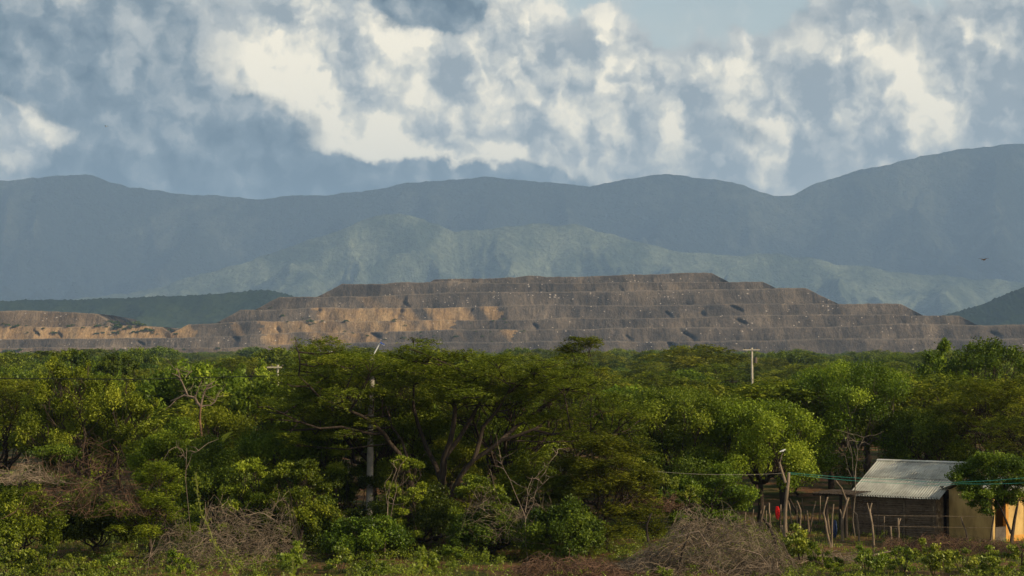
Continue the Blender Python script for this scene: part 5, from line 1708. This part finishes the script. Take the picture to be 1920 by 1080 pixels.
# ------------------------------------------------------------------ shrubs on the spoil heap
SP = []
for (x0, x1, y0, y1, n, s0, s1) in [(5, 330, 606, 629, 34, 5, 15), (210, 300, 607, 628, 22, 8, 18), (0, 420, 655, 664, 8, 8, 18), (560, 960, 600, 607, 8, 4, 10), (560, 920, 618, 640, 16, 3, 9), (740, 800, 600, 640, 6, 4, 10), (470, 600, 575, 625, 6, 4, 9), (900, 1010, 618, 650, 7, 4, 8)]:
    rr = random.Random(int(x0 + y0))
    for i in range(n): SP.append((rr.uniform(x0, x1), rr.uniform(y0, y1), rr.uniform(s0, s1)))
SP += [(582, 606, 17), (605, 604, 9), (650, 605, 13), (508, 579, 8), (855, 634, 12), (760, 612, 8), (530, 595, 12), (185, 613, 12)]
spro = []
for k in range(3):
    rng = np.random.default_rng(500 + k)
    pads = bush_pads(rng, 2.0, 1.1, 14)
    V, F, T = leaf_clumps(pads, rng, 420 / sum(p[1] ** 2 for p in pads), (.26, .2), up=.8)
    spro.append(mesh_np("heap_shrub", V, F, m_deep, False, {'tint': T}))
for i, (px, py, w) in enumerate(SP):
    h = cast(spoil, px, py)
    if h is None: continue
    o = link("heap_shrub", spro[i % 3], None, h)
    s = w / FPX * h.y / 2.0
    o.scale = (s, s, s * .8); o.rotation_euler = (0, 0, i * 1.7)
    sw = "large" if w > 13 else ("small" if w < 8 else "mid-sized")
    if px < 340: tag(o, "%s green bush %s on the orange slope of the left spoil heap, %s" % (sw, "high" if py < 618 else "low", "left end" if px < 110 else ("middle" if px < 220 else "right end")), "bush", "bushes on the left spoil heap")
    else: tag(o, "%s bush on the %s of the large spoil heap, %s" % (sw, "lower terraces" if py > 618 else "middle terraces", "far left end" if px < 520 else ("left of the street light" if px < 700 else "right of the street light")), "bush", "bushes on the large spoil heap")


# ------------------------------------------------------------------ two birds
def bird(px, py, d, span, mat, wingmat, label, rz):
    root = empty("bird", PT(px, py, d), rz)
    s = MB(); L = span * .42
    s.tube([(-L * .5, 0, 0), (-L * .42, 0, .01), (-L * .2, 0, 0), (L * .1, 0, 0), (L * .32, 0, .02 * span), (L * .42, 0, .03 * span), (L * .52, 0, .02 * span)], [span * .012, span * .03, span * .055, span * .06, span * .035, span * .04, span * .006], 8); s.build("body", mat, root, True)
    for sg in (-1, 1):
        w = MB(); n = 6; V = []
        for i in range(n + 1):
            t = i / n; y = sg * t * span / 2; z = span * (.10 * math.sin(t * 2.2)); c = span * .12 * (1 - t ** 2 * .8); x = -span * .10 * t ** 2
            V += [(x + c, y, z + .012 * span), (x - c, y, z), (x, y, z - .012 * span)]
        F = []
        for i in range(n):
            for k in range(3): F.append((i * 3 + k, i * 3 + (k + 1) % 3, i * 3 + 3 + (k + 1) % 3, i * 3 + 3 + k))
        w.add(V, F); w.build("wing", wingmat, root, True)
    t = MB(); t.add([(-L * .45, -.02 * span, 0), (-L * .45, .02 * span, 0), (-L * .8, .07 * span, -.01), (-L * .8, -.07 * span, -.01), (-L * .6, 0, .02 * span)], [], [(0, 1, 4), (1, 2, 4), (2, 3, 4), (3, 0, 4)]); t.build("tail", wingmat, root)
    tag(root, label, "bird")


m_bird = noise_mat("brown_feather", (0.07, 0.05, 0.03), (0.13, 0.09, 0.055), 20, .9)
bird(1845, 487, 45.0, .30, m_bird, m_bird, "small brown bird in flight before the mountains at the right", R(40))
bird(199, 237, 160.0, .50, m_white, m_dark, "small pale bird flying high against the cloud at the upper left", R(150))
# white bird on the tip of the tall fence pole branch
def perched():
    root = empty("perched_bird", PT(1467, 846, pole_y))
    s = MB(); s.tube([(-.14, 0, -.03), (-.05, 0, 0), (.05, 0, .03), (.09, 0, .07), (.13, 0, .08), (.17, 0, .07)], [.012, .045, .05, .03, .032, .004], 8); s.build("body", m_white, root, True)
    for y in (-.015, .015):
        s = MB(); s.tube([(0, y, -.03), (0, y, -.10)], .006, 4); s.build("leg", m_dark, root)
    tag(root, "small white bird perched above the forked fence pole", "bird")
perched()
stick([(1461, 868), (1465, 858), (1468, 850)], 2.0, "thin twig above the forked fence pole where the white bird sits", name="twig", cat="twig", d=pole_y, mat=m_deadwood)


# ------------------------------------------------------------------ weeds on the bank close to the camera (out of focus)
def bank_weed(path, d, leafpx, nl, label, seed, spread=14):
    rng = np.random.default_rng(seed)
    base = PT(path[0][0], path[0][1] + 40, d)
    gz = float(ground_z(base.x, d))
    root = empty("tall_weed", (base.x, d, gz))
    o = np.array([base.x, d, gz])
    pts = [np.array([base.x, d, gz - .05])] + [np.array(PT(p[0], p[1], d)) for p in path]
    q = []
    for a, b in zip(pts[:-1], pts[1:]):
        for t in (0, .33, .66): q.append(a * (1 - t) + b * t + rng.normal(0, .004, 3))
    q.append(pts[-1])
    s = MB(); s.tube([p - o for p in q], list(np.linspace(.006, .0015, len(q))), 5); s.build("stem", m_stem, root, True)
    up = [p for p in q if p[2] > PT(0, 1090, d)[2] - .1]
    C = []; 
    k = spread / FPX * d
    for i in range(nl):
        j = rng.uniform(0, len(up) - 1.001); a = up[int(j)] * (1 - j % 1) + up[int(j) + 1] * (j % 1)
        C.append(a + rng.normal(0, k * .5, 3) * np.array([1, 1, .8]) - o)
    C = np.array(C)
    L = leafpx / FPX * d
    V, F, T = leaf_quads(C, rng.normal(size=(nl, 3)), rng.normal(size=(nl, 3)) + np.array([0, -.3, 1]), np.full(nl, L) * rng.uniform(.6, 1.3, nl), np.full(nl, L * .5), np.clip(rng.normal(.5, .2, nl), 0, 1))
    link("leaves", mesh_np("leaves", V, F, m_bright2, False, {'tint': T}), root)
    tag(root, label, "weed")


bank_weed([(446, 1085), (425, 1050), (398, 1010), (378, 965), (370, 925), (367, 885)], 11.0, 7, 150, "tall blurred green weed stalk close to the camera, left of the centre", 1, 8)
bank_weed([(560, 1100), (548, 1075), (550, 1048)], 10.0, 12, 60, "blurred leafy sprig at the bottom edge below the concrete pole", 2, 18)
bank_weed([(770, 1100), (785, 1070), (790, 1040)], 10.5, 12, 60, "blurred leafy sprig at the bottom edge below the big trunk", 3, 20)
bank_weed([(300, 1110), (310, 1085), (330, 1070)], 9.0, 13, 70, "blurred leafy sprig at the bottom edge left of the tall weed stalk", 4, 22)
